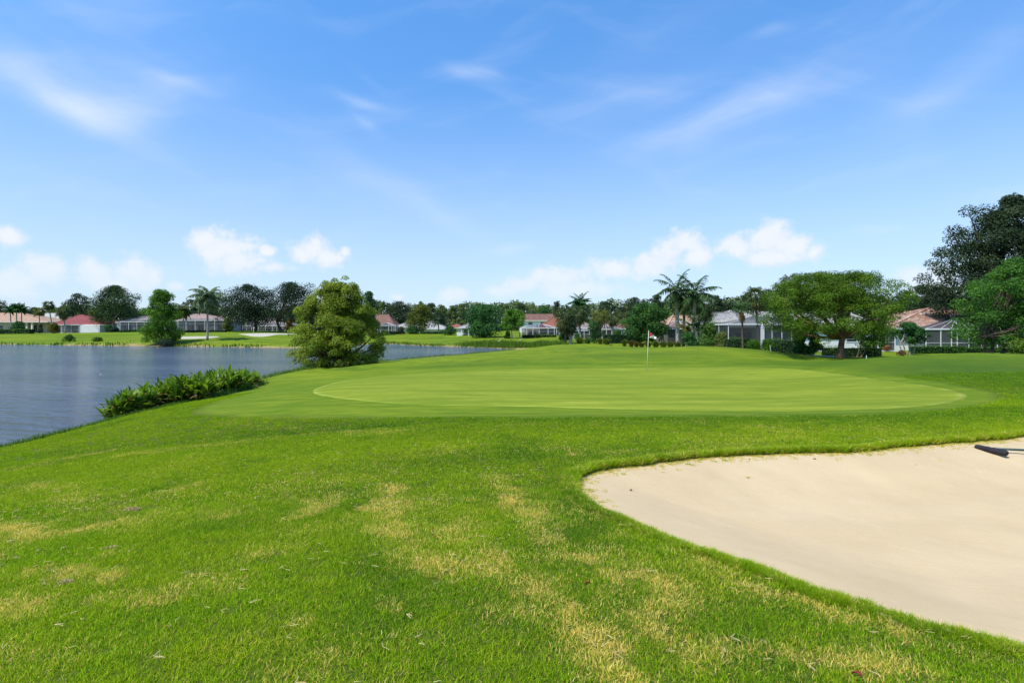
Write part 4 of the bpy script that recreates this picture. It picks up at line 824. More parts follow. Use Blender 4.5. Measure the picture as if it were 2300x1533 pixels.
tree('dark tree filling the gap left of the broad dark oak', 436, 500, 690, 735, 200, 'oak', 'round', 24, .15, 2400, nl=2)
palm('yellow-green feather palm behind the bright lakeside tree', 414, 410, 695, 150, 'feather', 3.2, 'frond_yel', 20, .16, emin=-55, droop=80)
palm('tall fan palm left of the low red roof', 118, 109, 686, 172, 'fan', 2.1, 'fan', 26, .17, emin=-40, curve=.3)
palm('dark fan palm in front of the left end of the low red roof', 147, 142, 698, 168, 'fan', 2.6, 'fan', 28, .17, emin=-60, dry=6, seed=3)
palm('fan palm left of the pale grey roof', 89, 88, 699, 176, 'fan', 2.0, 'frond_yel', 22, .14, emin=-40)
for i, (x_, yc, lab) in enumerate([(25, 694, 'feather palm before the tan roof, leftmost of three'), (37, 689, 'feather palm before the tan roof, middle of three'), (47, 692, 'feather palm before the tan roof, rightmost of three')]):
    palm(lab, x_, x_+(i-1)*2, yc, 178, 'feather', 2.3, 'deep', 14, .16, group='feather palms before the tan-roofed house', droop=60, emin=-50, seed=i)
palm('small yellow-green palm behind the low red roof', 208, 208, 704, 186, 'feather', 2.4, 'frond_yel', 14, .14, emin=-40)
hedge('thick low hedge before the tan-roofed house', -10, 72, 739, 747, 168, 'mid', 1.8)
bush('leafy shrubs under the three feather palms', 22, 60, 722, 744, 173, 'deep', 1300, 9)
bush('pale leafy plants at the wall of the tan-roofed house', 84, 98, 727, 747, 172, 'olive', 500, 5)
bush('shrub with orange flowers at the corner of the red-roofed house', 108, 134, 726, 746, 170, 'flower', 1100, 8, second=('mid', .5))
bush('dark green bush at the right end of the red-roofed house', 231, 254, 731, 747, 166, 'deep', 800, 7)
bush('low dark bush at the foot of the large round oak', 247, 272, 737, 747, 165, 'oak_dark', 700, 6)
hedge('low hedge under the brown-roofed pool screen', 271, 322, 740, 747, 160, 'deep', 1.4)
hedge('low hedge under the pinkish-roofed pool screen', 404, 508, 741, 748, 152, 'oak', 1.4)
hedge('dark hedge behind the far bunker', 524, 662, 743, 749, 154, 'deep', 1.4)
bush('yellow-green shrub between the two pool screens', 500, 524, 713, 745, 156, 'yellowish', 1200, 9)
bush('orange-leaved shrub right of the broad dark oaks', 638, 662, 717, 745, 157, 'flower', 1100, 8, second=('mid', .35))
bush('round green shrub on the left bank above the water', 142, 168, 752, 765, 124, 'mid', 750, 6)
bush('low wide shrub on the left bank above the water', 206, 236, 759, 767, 121, 'bright', 600, 6)
bush('dark reeds tangled under the bright lakeside tree', 338, 410, 762, 777, 106.5, 'oak_dark', 1100, 12)
# far-off wood behind everything
rg = np.random.default_rng(99); lbs = []; rs = []
for x_ in np.arange(-260, 2560, 9):
    D = rg.uniform(265, 320); yt = 688+6*math.sin(x_*.021)+5*math.sin(x_*.063+1)+rg.normal()*3
    if 830 < x_ < 1480: yt -= 6
    if 1480 <= x_: D = rg.uniform(150, 200); yt -= 16+4*math.sin(x_*.05)
    zt = pz(yt, D)
    for z in np.arange(1.0, zt-2.0, 2.6): lbs.append((px(x_, D), D+rg.normal()*4, z)); rs.append(rg.uniform(2.4, 4.0))
    lbs.append((px(x_, D), D, zt-2.2)); rs.append(rg.uniform(2, 3.2))
v, f, a = foliage(lbs, rs, 175000, .95, .75, .8)
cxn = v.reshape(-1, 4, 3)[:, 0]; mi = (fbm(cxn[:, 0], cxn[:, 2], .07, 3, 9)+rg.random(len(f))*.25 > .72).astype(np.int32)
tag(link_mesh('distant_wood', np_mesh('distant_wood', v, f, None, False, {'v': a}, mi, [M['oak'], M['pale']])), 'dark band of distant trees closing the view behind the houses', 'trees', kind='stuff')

# ---- the big feathery tree on the near bank
tree('big feathery yellow-green tree hanging over the near lake bank', 660, 862, 632, 820, 47, 'cypress', 'cyp', 150, .075, 72000, .15, .24, [(750, 752), (735, 728), (781, 784)], 1.0, 'bark', nl=26, surf=.42, flat=.55, droop=1.6, aspect=.34, shell=.35, seed=21, hang=.45, base=.15, upb=.3, jit=.8, second=('mid', .16),
     extra=[(775, 622, 0, .42), (752, 628, 0, .4), (728, 632, .3, .3), (745, 645, 0, .6), (768, 650, 0, .6), (797, 640, 0, .33), (800, 655, 0, .35), (700, 668, 0, .55), (692, 680, .2, .5), (672, 695, 0, .5), (680, 715, 0, .55), (715, 655, .1, .6), (790, 672, 0, .6), (812, 700, .4, .55), (835, 698, 0, .5), (826, 715, 0, .5), (848, 752, 0, .6), (862, 745, .2, .38), (858, 765, 0, .5),
       (662, 742, 0, .6), (668, 765, 0, .6), (660, 790, 0, .6), (672, 806, 0, .6), (690, 815, .2, .6), (715, 812, -.6, .7), (740, 806, -1.2, .7), (770, 812, -1.2, .6), (800, 806, -1, .7), (835, 800, -.5, .6), (848, 785, 0, .55), (815, 790, -1.2, .7), (700, 780, -1.3, .8), (740, 770, -1.6, .8), (780, 760, -1.7, .8), (700, 735, -1.5, .8), (745, 720, -1.6, .8), (800, 735, -1.5, .8), (760, 690, -1.3, .7)])
# ------------------------------------------------------------------ houses
class House:
    def __init__(s, label, xc, D, group=None):
        s.D = D; s.X = px(xc, D); s.zb = min(hz(s.X, D), hz(s.X, D-3)); s.root = empty('house', (s.X, D, s.zb), 0, label, 'house', group)
    def lx(s, p, D=None): return px(p, D or s.D)-s.X
    def lz(s, p, D=None): return pz(p, D or s.D)-s.zb
    def wall(s, x0, x1, ytop, d0, d1, m, zbot=-.4, name='wall'):
        """x in px at front face; d0,d1 local depths"""
        D = s.D+d0; mb = MB(); mb.box(s.lx(x0, D), s.lx(x1, D), d0, d1, zbot, s.lz(ytop, D)); return mb.build(name, M[m], s.root)
    def window(s, x0, x1, y0, y1, d, door=False, bars=1):
        D = s.D+d; a, b = s.lx(x0, D), s.lx(x1, D); z1, z0 = s.lz(y0, D), s.lz(y1, D); f = MB(); w = .07; yy = d-.05
        for q in ((a, a+w, z0, z1), (b-w, b, z0, z1), (a+w, b-w, z0, z0+w), (a+w, b-w, z1-w, z1)): f.box(q[0], q[1], yy, d-.003, q[2], q[3])
        for k in range(bars):
            if door: c = a+(b-a)*(k+1)/(bars+1); f.box(c-.025, c+.025, yy+.006, d-.003, z0+w, z1-w)
            else: c = z0+(z1-z0)*(k+1)/(bars+1); f.box(a+w, b-w, yy+.006, d-.003, c-.025, c+.025)
        o = f.build('sliding_door' if door else 'window', M['white'], s.root); g = MB(); g.box(a+w*.5, b-w*.5, d-.022, d-.004, z0+w*.5, z1-w*.5); g.build('pane', M['glass'], o)
    def roof(s, x0, x1, yeave, ypeak, d0, d1, m, rx0=None, rx1=None, over=.5, rows=None, dr=None, name='roof'):
        """hip roof; rx0..rx1 the ridge ends in px (ridge at mid depth)"""
        D = s.D+d0; a, b = s.lx(x0, D), s.lx(x1, D); ze = s.lz(yeave, D); dm = dr if dr is not None else (d0+d1)/2; Dm = s.D+dm; zr = s.lz(ypeak, Dm)
        if rx0 is None: h_ = min((b-a)/2, (d1-d0)/2); ra, rb = a+h_, b-h_
        else: ra, rb = s.lx(rx0, Dm), s.lx(rx1, Dm)
        P0, P1, P2, P3 = [Vector(p) for p in ((a, d0-over, ze), (b, d0-over, ze), (b, d1+over, ze), (a, d1+over, ze))]; R0, R1 = Vector((ra, dm, zr)), Vector((rb, dm, zr))
        mb = MB()
        for (A, B, C_, E) in ((P0, P1, R1, R0), (P1, P2, R1, R1), (P2, P3, R0, R1), (P3, P0, R0, R0)):
            nrm = (B-A).cross(E-A).normalized(); L = (((C_+E)/2)-((A+B)/2)).length; n = rows or max(3, int(L/.34)); n = min(n, 26)
            for i in range(n):
                t0, t1 = i/n, (i+1)/n; l0, r0, l1, r1 = A.lerp(E, t0), B.lerp(C_, t0), A.lerp(E, t1), B.lerp(C_, t1); u = nrm*.055
                mb.add([l0, r0, r0+u, l0+u, r1+nrm*.004, l1+nrm*.004], [(0, 1, 2, 3), (3, 2, 4, 5)])
        o = mb.build(name, M[m], s.root)
        f = MB()
        f.box(a-.03, b+.03, d0-over-.04, d0-over+.02, ze-.2, ze+.02); f.box(a-.03, b+.03, d1+over-.02, d1+over+.04, ze-.2, ze+.02); f.box(a-.03, a+.03, d0-over+.02, d1+over-.02, ze-.2, ze+.02); f.box(b-.03, b+.03, d0-over+.02, d1+over-.02, ze-.2, ze+.02)
        f.box(a+.03, b-.03, d0-over+.02, d1+over-.02, ze-.19, ze-.16)
        f.build('fascia', M['white'] if m in ('roof_white', 'roof_grey', 'roof_peach', 'roof_terra') else M['cream'], o)
        c = MB()
        for q in ((P0, R0), (P1, R1), (R0, R1), (P2, R1), (P3, R0)):
            if (q[0]-q[1]).length > .1: c.bar(q[0]+Vector((0, 0, .08)), q[1]+Vector((0, 0, .08)), .22, .12)
        c.build('ridge_cap', M[m], o)
    def cage(s, x0, x1, ybeam, posts, d0, d1, yup=None, rails=(0.9,), bw=.09, thick=None, rise=1.0, side=True, ridge=None, sm='screen'):
        """screened pool enclosure from depth d0 (front) to d1, sloping screen roof rising to yup"""
        D = s.D+d0; h = s.lz(ybeam, D); a, b = s.lx(x0, D), s.lx(x1, D); xs_ = [s.lx(p, D) for p in posts]; allx = sorted(set([a]+xs_+[b])); zu = s.lz(yup, s.D+d0+rise) if yup else h
        W_ = M['white']
        for x in allx:
            w = (thick or {}).get(round(x, 3), bw); mb = MB(); mb.box(x-w/2, x+w/2, d0-w/2, d0+w/2, -.4, h-.07); mb.build('post', W_, s.root)
        mb = MB(); mb.box(a-.09, b+.09, d0-.08, d0+.08, h-.07, h+.09); mb.build('beam', W_, s.root)
        for r_ in rails:
            mb = MB()
            for p, q in zip(allx[:-1], allx[1:]): mb.box(p+bw/2, q-bw/2, d0-.018, d0+.018, r_-.018, r_+.018)
            mb.build('rail', W_, s.root)
        def panel(pts, m=sm, name='screen_panel'):
            me = bpy.data.meshes.new(name); me.from_pydata(pts, [], [tuple(range(len(pts)))]); me.materials.append(M[m]); me.update(); link_mesh(name, me, s.root)
        for p, q in zip(allx[:-1], allx[1:]): panel([(p, d0, 0), (q, d0, 0), (q, d0, h), (p, d0, h)])
        ys_ = [d0, (d0+d1)/2, d1]
        if side:
            for x in (a, b):
                for p, q in zip(ys_[:-1], ys_[1:]): panel([(x, p, 0), (x, q, 0), (x, q, h), (x, p, h)])
                mb = MB(); mb.box(x-bw/2, x+bw/2, ys_[1]-bw/2, ys_[1]+bw/2, -.3, h); mb.build('post', W_, s.root)
                mb = MB(); mb.box(x-.06, x+.06, d0+.08, d1, h-.06, h+.06); mb.build('beam', W_, s.root)
        y1 = d0+rise; ra, rb = (s.lx(ridge[0], s.D+y1), s.lx(ridge[1], s.D+y1)) if ridge else (a+rise, b-rise); mid = [(p, min(max(p, ra), rb)) for p in allx]
        for (p, pu), (q, qu) in zip(mid[:-1], mid[1:]):
            panel([(p, d0, h+.02), (q, d0, h+.02), (qu, y1, zu), (pu, y1, zu)], 'screen_roof', 'roof_screen')
            panel([(pu, y1, zu), (qu, y1, zu), (qu, d1, zu), (pu, d1, zu)], 'screen_roof', 'roof_screen')
        panel([(a, d0, h+.02), (mid[0][1], y1, zu), (mid[0][1], d1, zu), (a, d1, h+.02)], 'screen_roof', 'roof_screen'); panel([(b, d0, h+.02), (mid[-1][1], y1, zu), (mid[-1][1], d1, zu), (b, d1, h+.02)], 'screen_roof', 'roof_screen')
        for (p, pu) in mid:
            mb = MB(); mb.bar((p, d0, h+.05), (pu, y1, zu+.04), .045); mb.bar((pu, y1, zu+.04), (pu, d1, zu+.04), .04); mb.build('rafter', W_, s.root)
        mb = MB(); mb.bar((mid[0][1], y1, zu+.05), (mid[-1][1], y1, zu+.05), .06); mb.build('beam', W_, s.root)

h = House('white house with pale roof and wide white framed pool screen left of the spreading tree', 1760, 60)
h.wall(1716, 1962, 733, 0, 9, 'wallwhite'); h.wall(1640, 1716, 733, 3.2, 9, 'wallgrey')
h.window(1736, 1768, 745, 783, 0, True, 2); h.window(1650, 1704, 745, 783, 3.2, True, 3); h.window(1776, 1790, 746, 768, 0); h.window(1900, 1925, 748, 768, 0, bars=2)
h.cage(1636, 1800, 728, [1712, 1734, 1756, 1778], -5.2, -.2, 712, rails=(.9,), bw=.055, rise=2.6, ridge=(1702, 1792), thick={round(px(1712, 54.8)-h.X, 3): .30, round(px(1800, 54.8)-h.X, 3): .16})
h.roof(1630, 1968, 731, 702, 0, 9, 'roof_white', 1715, 1900, rows=14)
h = House('low house with overlapping pale grey tiled roofs behind the large loose shrub', 1650, 78)
h.wall(1590, 1720, 737, 0, 9, 'cream'); h.window(1600, 1618, 742, 756, 0); h.window(1640, 1660, 742, 756, 0)
h.roof(1580, 1668, 736, 703, -.5, 8, 'roof_grey', 1602, 1640, rows=12); h.roof(1628, 1722, 735, 699, -2.5, 10, 'roof_white', 1664, 1700, rows=13); h.roof(1622, 1680, 716, 698, 8.5, 16, 'roof_grey', 1640, 1668, rows=8)
h = House('low house with peach roof and dark pool screen behind the tallest palms', 1542, 88)
h.wall(1500, 1600, 738, 0, 8, 'walltan'); h.window(1505, 1512, 742, 756, 0); h.window(1530, 1556, 741, 758, 0, True, 2); h.window(1562, 1584, 741, 758, 0, True, 2)
h.roof(1494, 1604, 736, 709, 0, 8, 'roof_peach', 1512, 1586, rows=8); h.cage(1498, 1594, 738, [1518, 1536, 1555, 1574], -4.5, -.5, 717, rise=3.6)
h = House('house with terracotta tiled hip roof and white framed pool screen at the right', 2090, 62)
h.wall(1964, 2076, 738, 0, 9, 'wallwhite'); h.wall(2076, 2300, 738, 2.6, 9, 'wallgrey')
h.window(1974, 2004, 742, 788, 0, True, 2); h.window(2084, 2098, 748, 774, 2.6); h.window(2135, 2165, 748, 782, 2.6, True, 1); h.window(2200, 2240, 748, 782, 2.6, True, 2)
h.roof(1985, 2320, 736, 693, 0, 12, 'roof_terra', 2086, 2150, rows=22, over=.6); h.cage(2080, 2300, 739, [2113, 2137, 2150, 2176, 2205, 2240, 2270], -2.6, 2.4, 716, rise=3.4, bw=.075, sm='screen_light', ridge=(2146, 2250))
h.cage(1972, 2010, 738, [1990], -2.2, -.2, 737, rise=.6, rails=(.95,))
mb = MB(); mb.box(h.lx(1966, 59), h.lx(2018, 59), -3.6, -.05, -.3, .10); mb.build('patio_slab', M['concrete'], h.root)
for i, dx_ in enumerate((2068, 2076, 2084)):
    mb = MB(); D_ = 66.; mb.tube([(h.lx(dx_-8, D_), 4., h.lz(709.5-(i*1.5), D_)-.1), (h.lx(dx_-8, D_), 4., h.lz(707-(i*1.5), D_)+.14)], .16, 8); mb.build('roof_vent', M['concrete'], h.root)
# middle distance
h = House('low house with brown roof and white framed screened porch behind the yellow-green palm', 1372, 110)
h.wall(1340, 1400, 738, 0, 8, 'walltan'); h.window(1350, 1362, 743, 755, 0, True); h.window(1378, 1392, 743, 755, 0, True); h.roof(1336, 1404, 737, 720, 0, 8, 'roof_brown', rows=8)
h.cage(1342, 1396, 739.5, [1352, 1362, 1374, 1386], -4, -.5, 728, rise=2.6, bw=.10)
h = House('house with small orange roof behind the leaning palm', 1398, 130)
h.wall(1384, 1412, 736, 0, 7, 'cream'); h.window(1390, 1398, 740, 748, 0); h.roof(1380, 1416, 735, 721, 0, 7, 'roof_orange', rows=7)
h = House('beige house with small gable seen between the fan palms', 1310, 118)
h.wall(1284, 1332, 736, 0, 8, 'walltan'); h.window(1296, 1306, 742, 753, 0); h.window(1312, 1320, 742, 753, 0); h.roof(1280, 1336, 736, 720, 0, 8, 'roof_taupe', rows=8); h.cage(1290, 1324, 742, [1300, 1312], -3, -.4, 736, rise=1.5)
h = House('two-storey white house with long brown roof behind the red-roofed pool screen', 1206, 165)
h.wall(1168, 1244, 720, 0, 10, 'wallwhite'); h.window(1186, 1196, 723, 729, 0); h.window(1214, 1222, 723, 729, 0); h.roof(1162, 1250, 719, 705, 0, 10, 'roof_brown', 1172, 1240, rows=8)
h = House('single-storey house with red-orange hip roof and long dark pool screen', 1228, 142)
h.wall(1180, 1266, 738, 0, 10, 'wallbeige'); h.window(1186, 1206, 741, 753, 0, True); h.window(1214, 1228, 741, 753, 0, True); h.window(1236, 1250, 741, 753, 0, True)
h.roof(1208, 1270, 737, 712.5, 0, 10, 'roof_orange', 1243, 1256, rows=10); h.cage(1172, 1256, 736.5, [1183, 1197, 1211, 1231, 1245, 1250], -7, -.6, 728, rise=3.6, bw=.10)
# across the lake, middle
h = House('small pale-roofed pavilion with white posts left of the wide dark tree', 1050, 150)
h.roof(1030, 1072, 735, 727, -2.5, 3.5, 'roof_white', rows=5, over=.2); h.wall(1036, 1070, 736, 3, 8, 'wallwhite')
for p_ in (1037, 1052.5, 1066):
    mb = MB(); mb.box(h.lx(p_, 147.6)-.14, h.lx(p_, 147.6)+.14, -2.5, -2.2, -.3, h.lz(736, 147.6)); mb.build('post', M['white'], h.root)
mb = MB(); mb.box(h.lx(1028), h.lx(1040), -2.45, -2.25, -.3, .9); mb.build('low_wall', M['white'], h.root); h.window(1042, 1050, 739, 748, 3, True); h.window(1055, 1063, 739, 748, 3, True)
h = House('house with orange roof behind the small pavilion', 1022, 185)
h.wall(1006, 1040, 737, 0, 7, 'cream'); h.window(1014, 1020, 739, 744, 0); h.roof(1004, 1042, 736, 727, 0, 7, 'roof_orange', rows=5)
h = House('long white-roofed house behind the yellow-green round tree', 960, 172)
h.wall(930, 1000, 739, 0, 9, 'wallwhite'); h.window(942, 952, 742, 748, 0); h.window(982, 996, 742, 748, 0, True); h.roof(926, 1004, 738, 722, 0, 9, 'roof_white', rows=8)
h = House('small white-roofed house left of the yellow-green round tree', 908, 170)
h.wall(888, 932, 735, 0, 8, 'cream'); h.window(896, 903, 739, 745, 0); h.roof(884, 934, 734, 724, 0, 8, 'roof_white', rows=6)
h = House('house with steep red-brown roof and white framed screen across the lake', 866, 168)
h.wall(842, 888, 731, 0, 9, 'walltan'); h.window(862, 870, 734, 743, 0, True); h.roof(834, 886, 730, 706, 0, 9, 'roof_brown', 846, 872, rows=10); h.cage(848, 889, 731, [855, 873, 880, 885], -5, -.5, 724, rise=3, bw=.10)
# left shore
h = House('tan house with chimney-like columns and low pool screen under the broad dark oaks', 590, 182)
h.wall(524, 650, 730, 0, 9, 'wallbeige'); h.wall(526, 556, 717, -3, -.02, 'wallbeige'); h.window(560, 580, 734, 744, 0, True); h.window(592, 610, 734, 744, 0, True); h.window(616, 634, 734, 744, 0, True)
for p_ in (530, 537, 544, 551):
    mb = MB(); mb.box(h.lx(p_, 178)-.28, h.lx(p_, 178)+.28, -3.6, -3.02, -.3, h.lz(718, 178)); mb.build('column', M['cream'], h.root)
h.roof(540, 655, 730, 714, 0, 9, 'roof_taupe', 580, 625, rows=8); h.cage(545, 642, 732, [554, 565, 580, 596, 612, 622, 634], -6.5, -3.4, 725, rise=2.4, bw=.09)
h = House('house with pinkish hip roof and tall white framed pool screen behind the pale-trunked palm', 452, 168)
h.wall(400, 506, 722, 0, 10, 'wallgrey'); h.window(422, 436, 730, 742, 0, True); h.window(444, 458, 730, 742, 0, True); h.window(488, 500, 730, 742, 0, True)
h.roof(396, 508, 719.5, 705, 0, 10, 'roof_pink', 436, 458, rows=9); h.cage(400, 504, 719.5, [418, 438.5, 460, 482], -6, -.6, 716, rise=2, rails=(h.lz(726, 162),), bw=.09)
h = House('house with red-brown roof just showing right of the pinkish roof', 486, 205)
h.wall(466, 504, 722, 0, 8, 'cream'); h.window(480, 488, 725, 732, 0); h.roof(462, 506, 722, 709, 0, 8, 'roof_brown', rows=7)
h = House('house with grey-brown roof and white framed pool screen left of the bright lakeside tree', 316, 174)
h.wall(262, 372, 726, 0, 10, 'wallgrey'); h.window(280, 296, 730, 742, 0, True); h.window(304, 318, 730, 742, 0, True); h.roof(262, 376, 723, 709.5, 0, 10, 'roof_taupe', 318, 340, rows=9); h.cage(270, 370, 722.5, [289, 307.5, 324, 345], -6, -.6, 718, rise=2, rails=(h.lz(728, 168),), bw=.09)
h = House('low house with red hip roof and pale walls on the left shore', 182, 178)
h.wall(136, 238, 729, 0, 10, 'cream'); h.window(209, 216, 733, 740, 0); h.window(190, 196, 733, 744, 0, True, 0); h.roof(120, 245, 728.5, 706.5, 0, 10, 'roof_red', 178, 184, rows=12, over=.8)
h.cage(139, 178, 729.5, [148, 160], -2.5, -.2, 729, rise=1, bw=.09, side=False)
mb = MB(); mb.box(h.lx(178, 176), h.lx(226, 176), -2.4, -.02, -.3, h.lz(730, 176)); mb.build('garage_wall', M['wallwhite'], h.root)
h = House('pale grey roofed house between the tan roof and the red roof', 118, 222)
h.wall(84, 154, 725, 0, 9, 'cream'); h.window(96, 104, 728, 735, 0); h.roof(80, 158, 724, 703, 0, 9, 'roof_white', 104, 130, rows=8)
h = House('house with peach roof peeping above the right end of the red roof', 216, 214)
h.wall(196, 240, 723, 0, 8, 'cream'); h.window(206, 214, 726, 732, 0); h.roof(192, 244, 722, 711, 0, 8, 'roof_peach', rows=6)
h = House('large tan house with orange-tan roof at the left edge', 40, 192)
h.wall(-50, 62, 723, 0, 10, 'wallbeige'); h.wall(62, 106, 723, 2, 10, 'wallbeige'); h.window(64, 70, 727, 745, 2, True, 0); h.window(76, 84, 729, 745, 2, True); h.window(-4, 8, 730, 742, 0); h.window(28, 40, 730, 742, 0); h.window(46, 54, 730, 742, 0)
for p_ in (62, 74):
    mb = MB(); mb.box(h.lx(p_, 192)-.25, h.lx(p_, 192)+.25, -.5, -.02, -.3, h.lz(723, 192)); mb.build('column', M['cream'], h.root)
h.roof(-60, 112, 722.5, 702.5, 0, 11, 'roof_peach', -10, 48, rows=10, over=.8)
# ------------------------------------------------------------------ flags, rake, small things
def flagstick(label, bx, by, tx, ty, D=None, scale=1.0, far=False):
    if D is None: X, D = ground(bx, by)
    else: X = px(bx, D)
    zb = hz(X, D)+.045; H = pz(ty, D)-zb; dx = px(tx, D)-px(bx, D)
    root = empty('flagstick', (X, D, zb), 0, label, 'golf flag'); r = .011 if not far else .03
    mb = MB(); mb.tube([(0, 0, -.1), (dx*.5, 0, H*.5), (dx, 0, H)], [r*1.3, r*1.2, r], 8); mb.build('pole', M['pole'], root)
    return root, dx, H, D
root, dx, H, D = flagstick('leaning flagstick with maroon and white flag on the putting green', 1453, 833, 1457, 742)
def cloth(pts_uv, m, name, root, dx, H, D):
    """pts in px relative to the pole top; gentle folds in depth"""
    k = D/F; vs = []; nu, nv = 10, 8; (a, b, c, d) = [np.array(p, float) for p in pts_uv]
    for j in range(nv+1):
        for i in range(nu+1):
            u, v = i/nu, j/nv; p = (a*(1-u)+b*u)*(1-v)+(d*(1-u)+c*u)*v; xx, yy = p
            vs.append((dx+xx*k, .06*math.sin(xx*.35+yy*.25)*min(1, xx/6+.1), H-yy*k))
    fs = [(j*(nu+1)+i, j*(nu+1)+i+1, (j+1)*(nu+1)+i+1, (j+1)*(nu+1)+i) for j in range(nv) for i in range(nu)]
    me = np_mesh(name, vs, np.array(fs), M[m], True); o = link_mesh(name, me, root); s_ = o.modifiers.new('t', 'SOLIDIFY'); s_.thickness = .003; return o
cloth([(0, 0), (9.5, 9.5), (9.5, 9.5), (0, 15.5)], 'maroon', 'flag', root, dx, H, D)
cloth([(9.0, 9.2), (17.5, 15.5), (16, 19.2), (1.0, 15.8)], 'clothwhite', 'flag_fly_end', root, dx, H, D)
mb = MB(); mb.tube([(0, 0, -.12), (0, 0, .004)], .06, 16); mb.build('cup', M['dark'], root)
root, dx, H, D = flagstick('thin distant flagstick with tiny pale flag by the far bunker', 569.5, 750, 569.5, 734, 124, far=True)
mb = MB(); mb.add([(dx, 0, H), (dx+.28, .03, H-.12), (dx, 0, H-.30), (dx, .02, H), (dx+.28, .05, H-.12), (dx, .02, H-.30)], [(0, 1, 2), (5, 4, 3), (0, 3, 4, 1), (1, 4, 5, 2)]); mb.build('flag', M['clothwhite'], root)
# bunker rake lying on the sand
a = np.array(sand_at(2192, 1005)); b = np.array(sand_at(2262, 1030)); mid = (a+b)/2; ang = math.atan2(b[1]-a[1], b[0]-a[0]); L = np.linalg.norm((b-a)[:2])
rk_ = empty('bunker_rake', tuple(mid), ang, 'black foam rake with dark green handle lying on the sand', 'rake'); mb = MB(); R_ = .040
pts = [(-L/2-.004, 0, R_*.9), (-L/2+.008, -.001, R_)]+[(x, -.012*math.cos(x/L*PI)+.006, R_+.004*math.cos(x*6)) for x in np.linspace(-L/2+.03, L/2-.03, 11)]+[(L/2-.008, 0, R_), (L/2+.004, 0, R_*.9)]
mb.tube(pts, [R_*.55, R_*.9]+[R_*(1+.05*math.sin(i*2.2)) for i in range(11)]+[R_*.9, R_*.55], 14); mb.build('rake_head', M['black'], rk_)
he = np.array([a[0]*.30+b[0]*.70+2.1, (a[1]*.45+b[1]*.55)-.05, 0]); he[2] = sandz(he[0], he[1])+.02
st = a*.42+b*.58; inv = Matrix.LocRotScale(Vector(mid), Matrix.Rotation(ang, 3, 'Z'), None).inverted()
def loc_(p): return tuple(inv @ Vector(p))
mb = MB(); st2 = (st[0], st[1]+.005, st[2]+R_*1.9); mb.tube([loc_(st2), loc_(((st2[0]+he[0])/2, (st2[1]+he[1])/2, sandz((st2[0]+he[0])/2, (st2[1]+he[1])/2)+.045)), loc_(tuple(he))], .016, 10); mb.build('handle', M['handle'], rk_)
# potted plants by the porch
def pot(x_, yb, D, s, lab):
    X = px(x_, D); zb = hz(X, D)+.12; root = empty('potted_plant', (X, D, zb), 0, lab, 'plant pot'); mb = MB(); mb.tube([(0, 0, 0), (0, 0, .36*s), (0, 0, .40*s)], [.15*s, .22*s, .24*s], 14); mb.build('pot', M['terracotta'], root)
    rg = np.random.default_rng(int(x_)); v, f, a_ = foliage([(0, 0, .62*s), (.1*s, 0, .8*s)], [.28*s, .2*s], 260, .12, .4, .9, rg=rg); link_mesh('foliage', np_mesh('foliage', v, f, M['mid'], False, {'v': a_}), root)
pot(1993, 790, 58.2, 1.3, 'large terracotta pot with a leafy plant on the porch patio'); pot(1986, 790, 58.5, .8, 'smaller terracotta pot beside the large one on the patio')
# white stakes and tee markers
def stake(x_, y_, hpx, lab, lean=0., col='white', D=None):
    if D is None: X, D = ground(x_, y_)
    else: X = px(x_, D)
    mb = MB(); h_ = hpx/F*D; w = .03*max(1, D/60); mb.box(-w/2, w/2, -w/2, w/2, -.15, h_*.93); mb.box(-w*.36, w*.36, -w*.36, w*.36, h_*.93, h_)
    o = mb.build('marker_stake', M[col], None, (X, D, hz(X, D)), (0, lean, 0)); tag(o, lab, 'stake')
stake(1731, 793, 16, 'white stake leaning beside the split-leaf plants', -.1, D=47); stake(1946, 802, 7, 'short pale stake on the mound right of the spreading tree trunk', D=34)
stake(1305, 772, 4, 'tiny pale tee marker on the far fairway', D=90); stake(1168, 764, 7, 'thin white stake beyond the lake end, under the flat-crowned tree', D=112)
# white wading bird at the end of the lake
X, D = px(1120, 104), 104.; zb = hz(X, D)
root = empty('egret', (X, D, zb), 0, 'white egret standing in the reeds at the end of the lake', 'bird'); mb = MB()
mb.tube([(-.42, 0, .50), (-.28, 0, .56), (-.05, 0, .62), (.14, 0, .70), (.24, 0, .84), (.20, 0, .98), (.27, 0, 1.10), (.33, 0, 1.10), (.50, 0, 1.06)], [.015, .07, .13, .10, .05, .032, .042, .035, .008], 10); mb.build('body', M['white'], root)
for s in (-.05, .05):
    mb = MB(); mb.tube([(0, s, -.1), (.03, s, .25), (-.02, s, .56)], .013, 6); mb.build('leg', M['dark'], root)
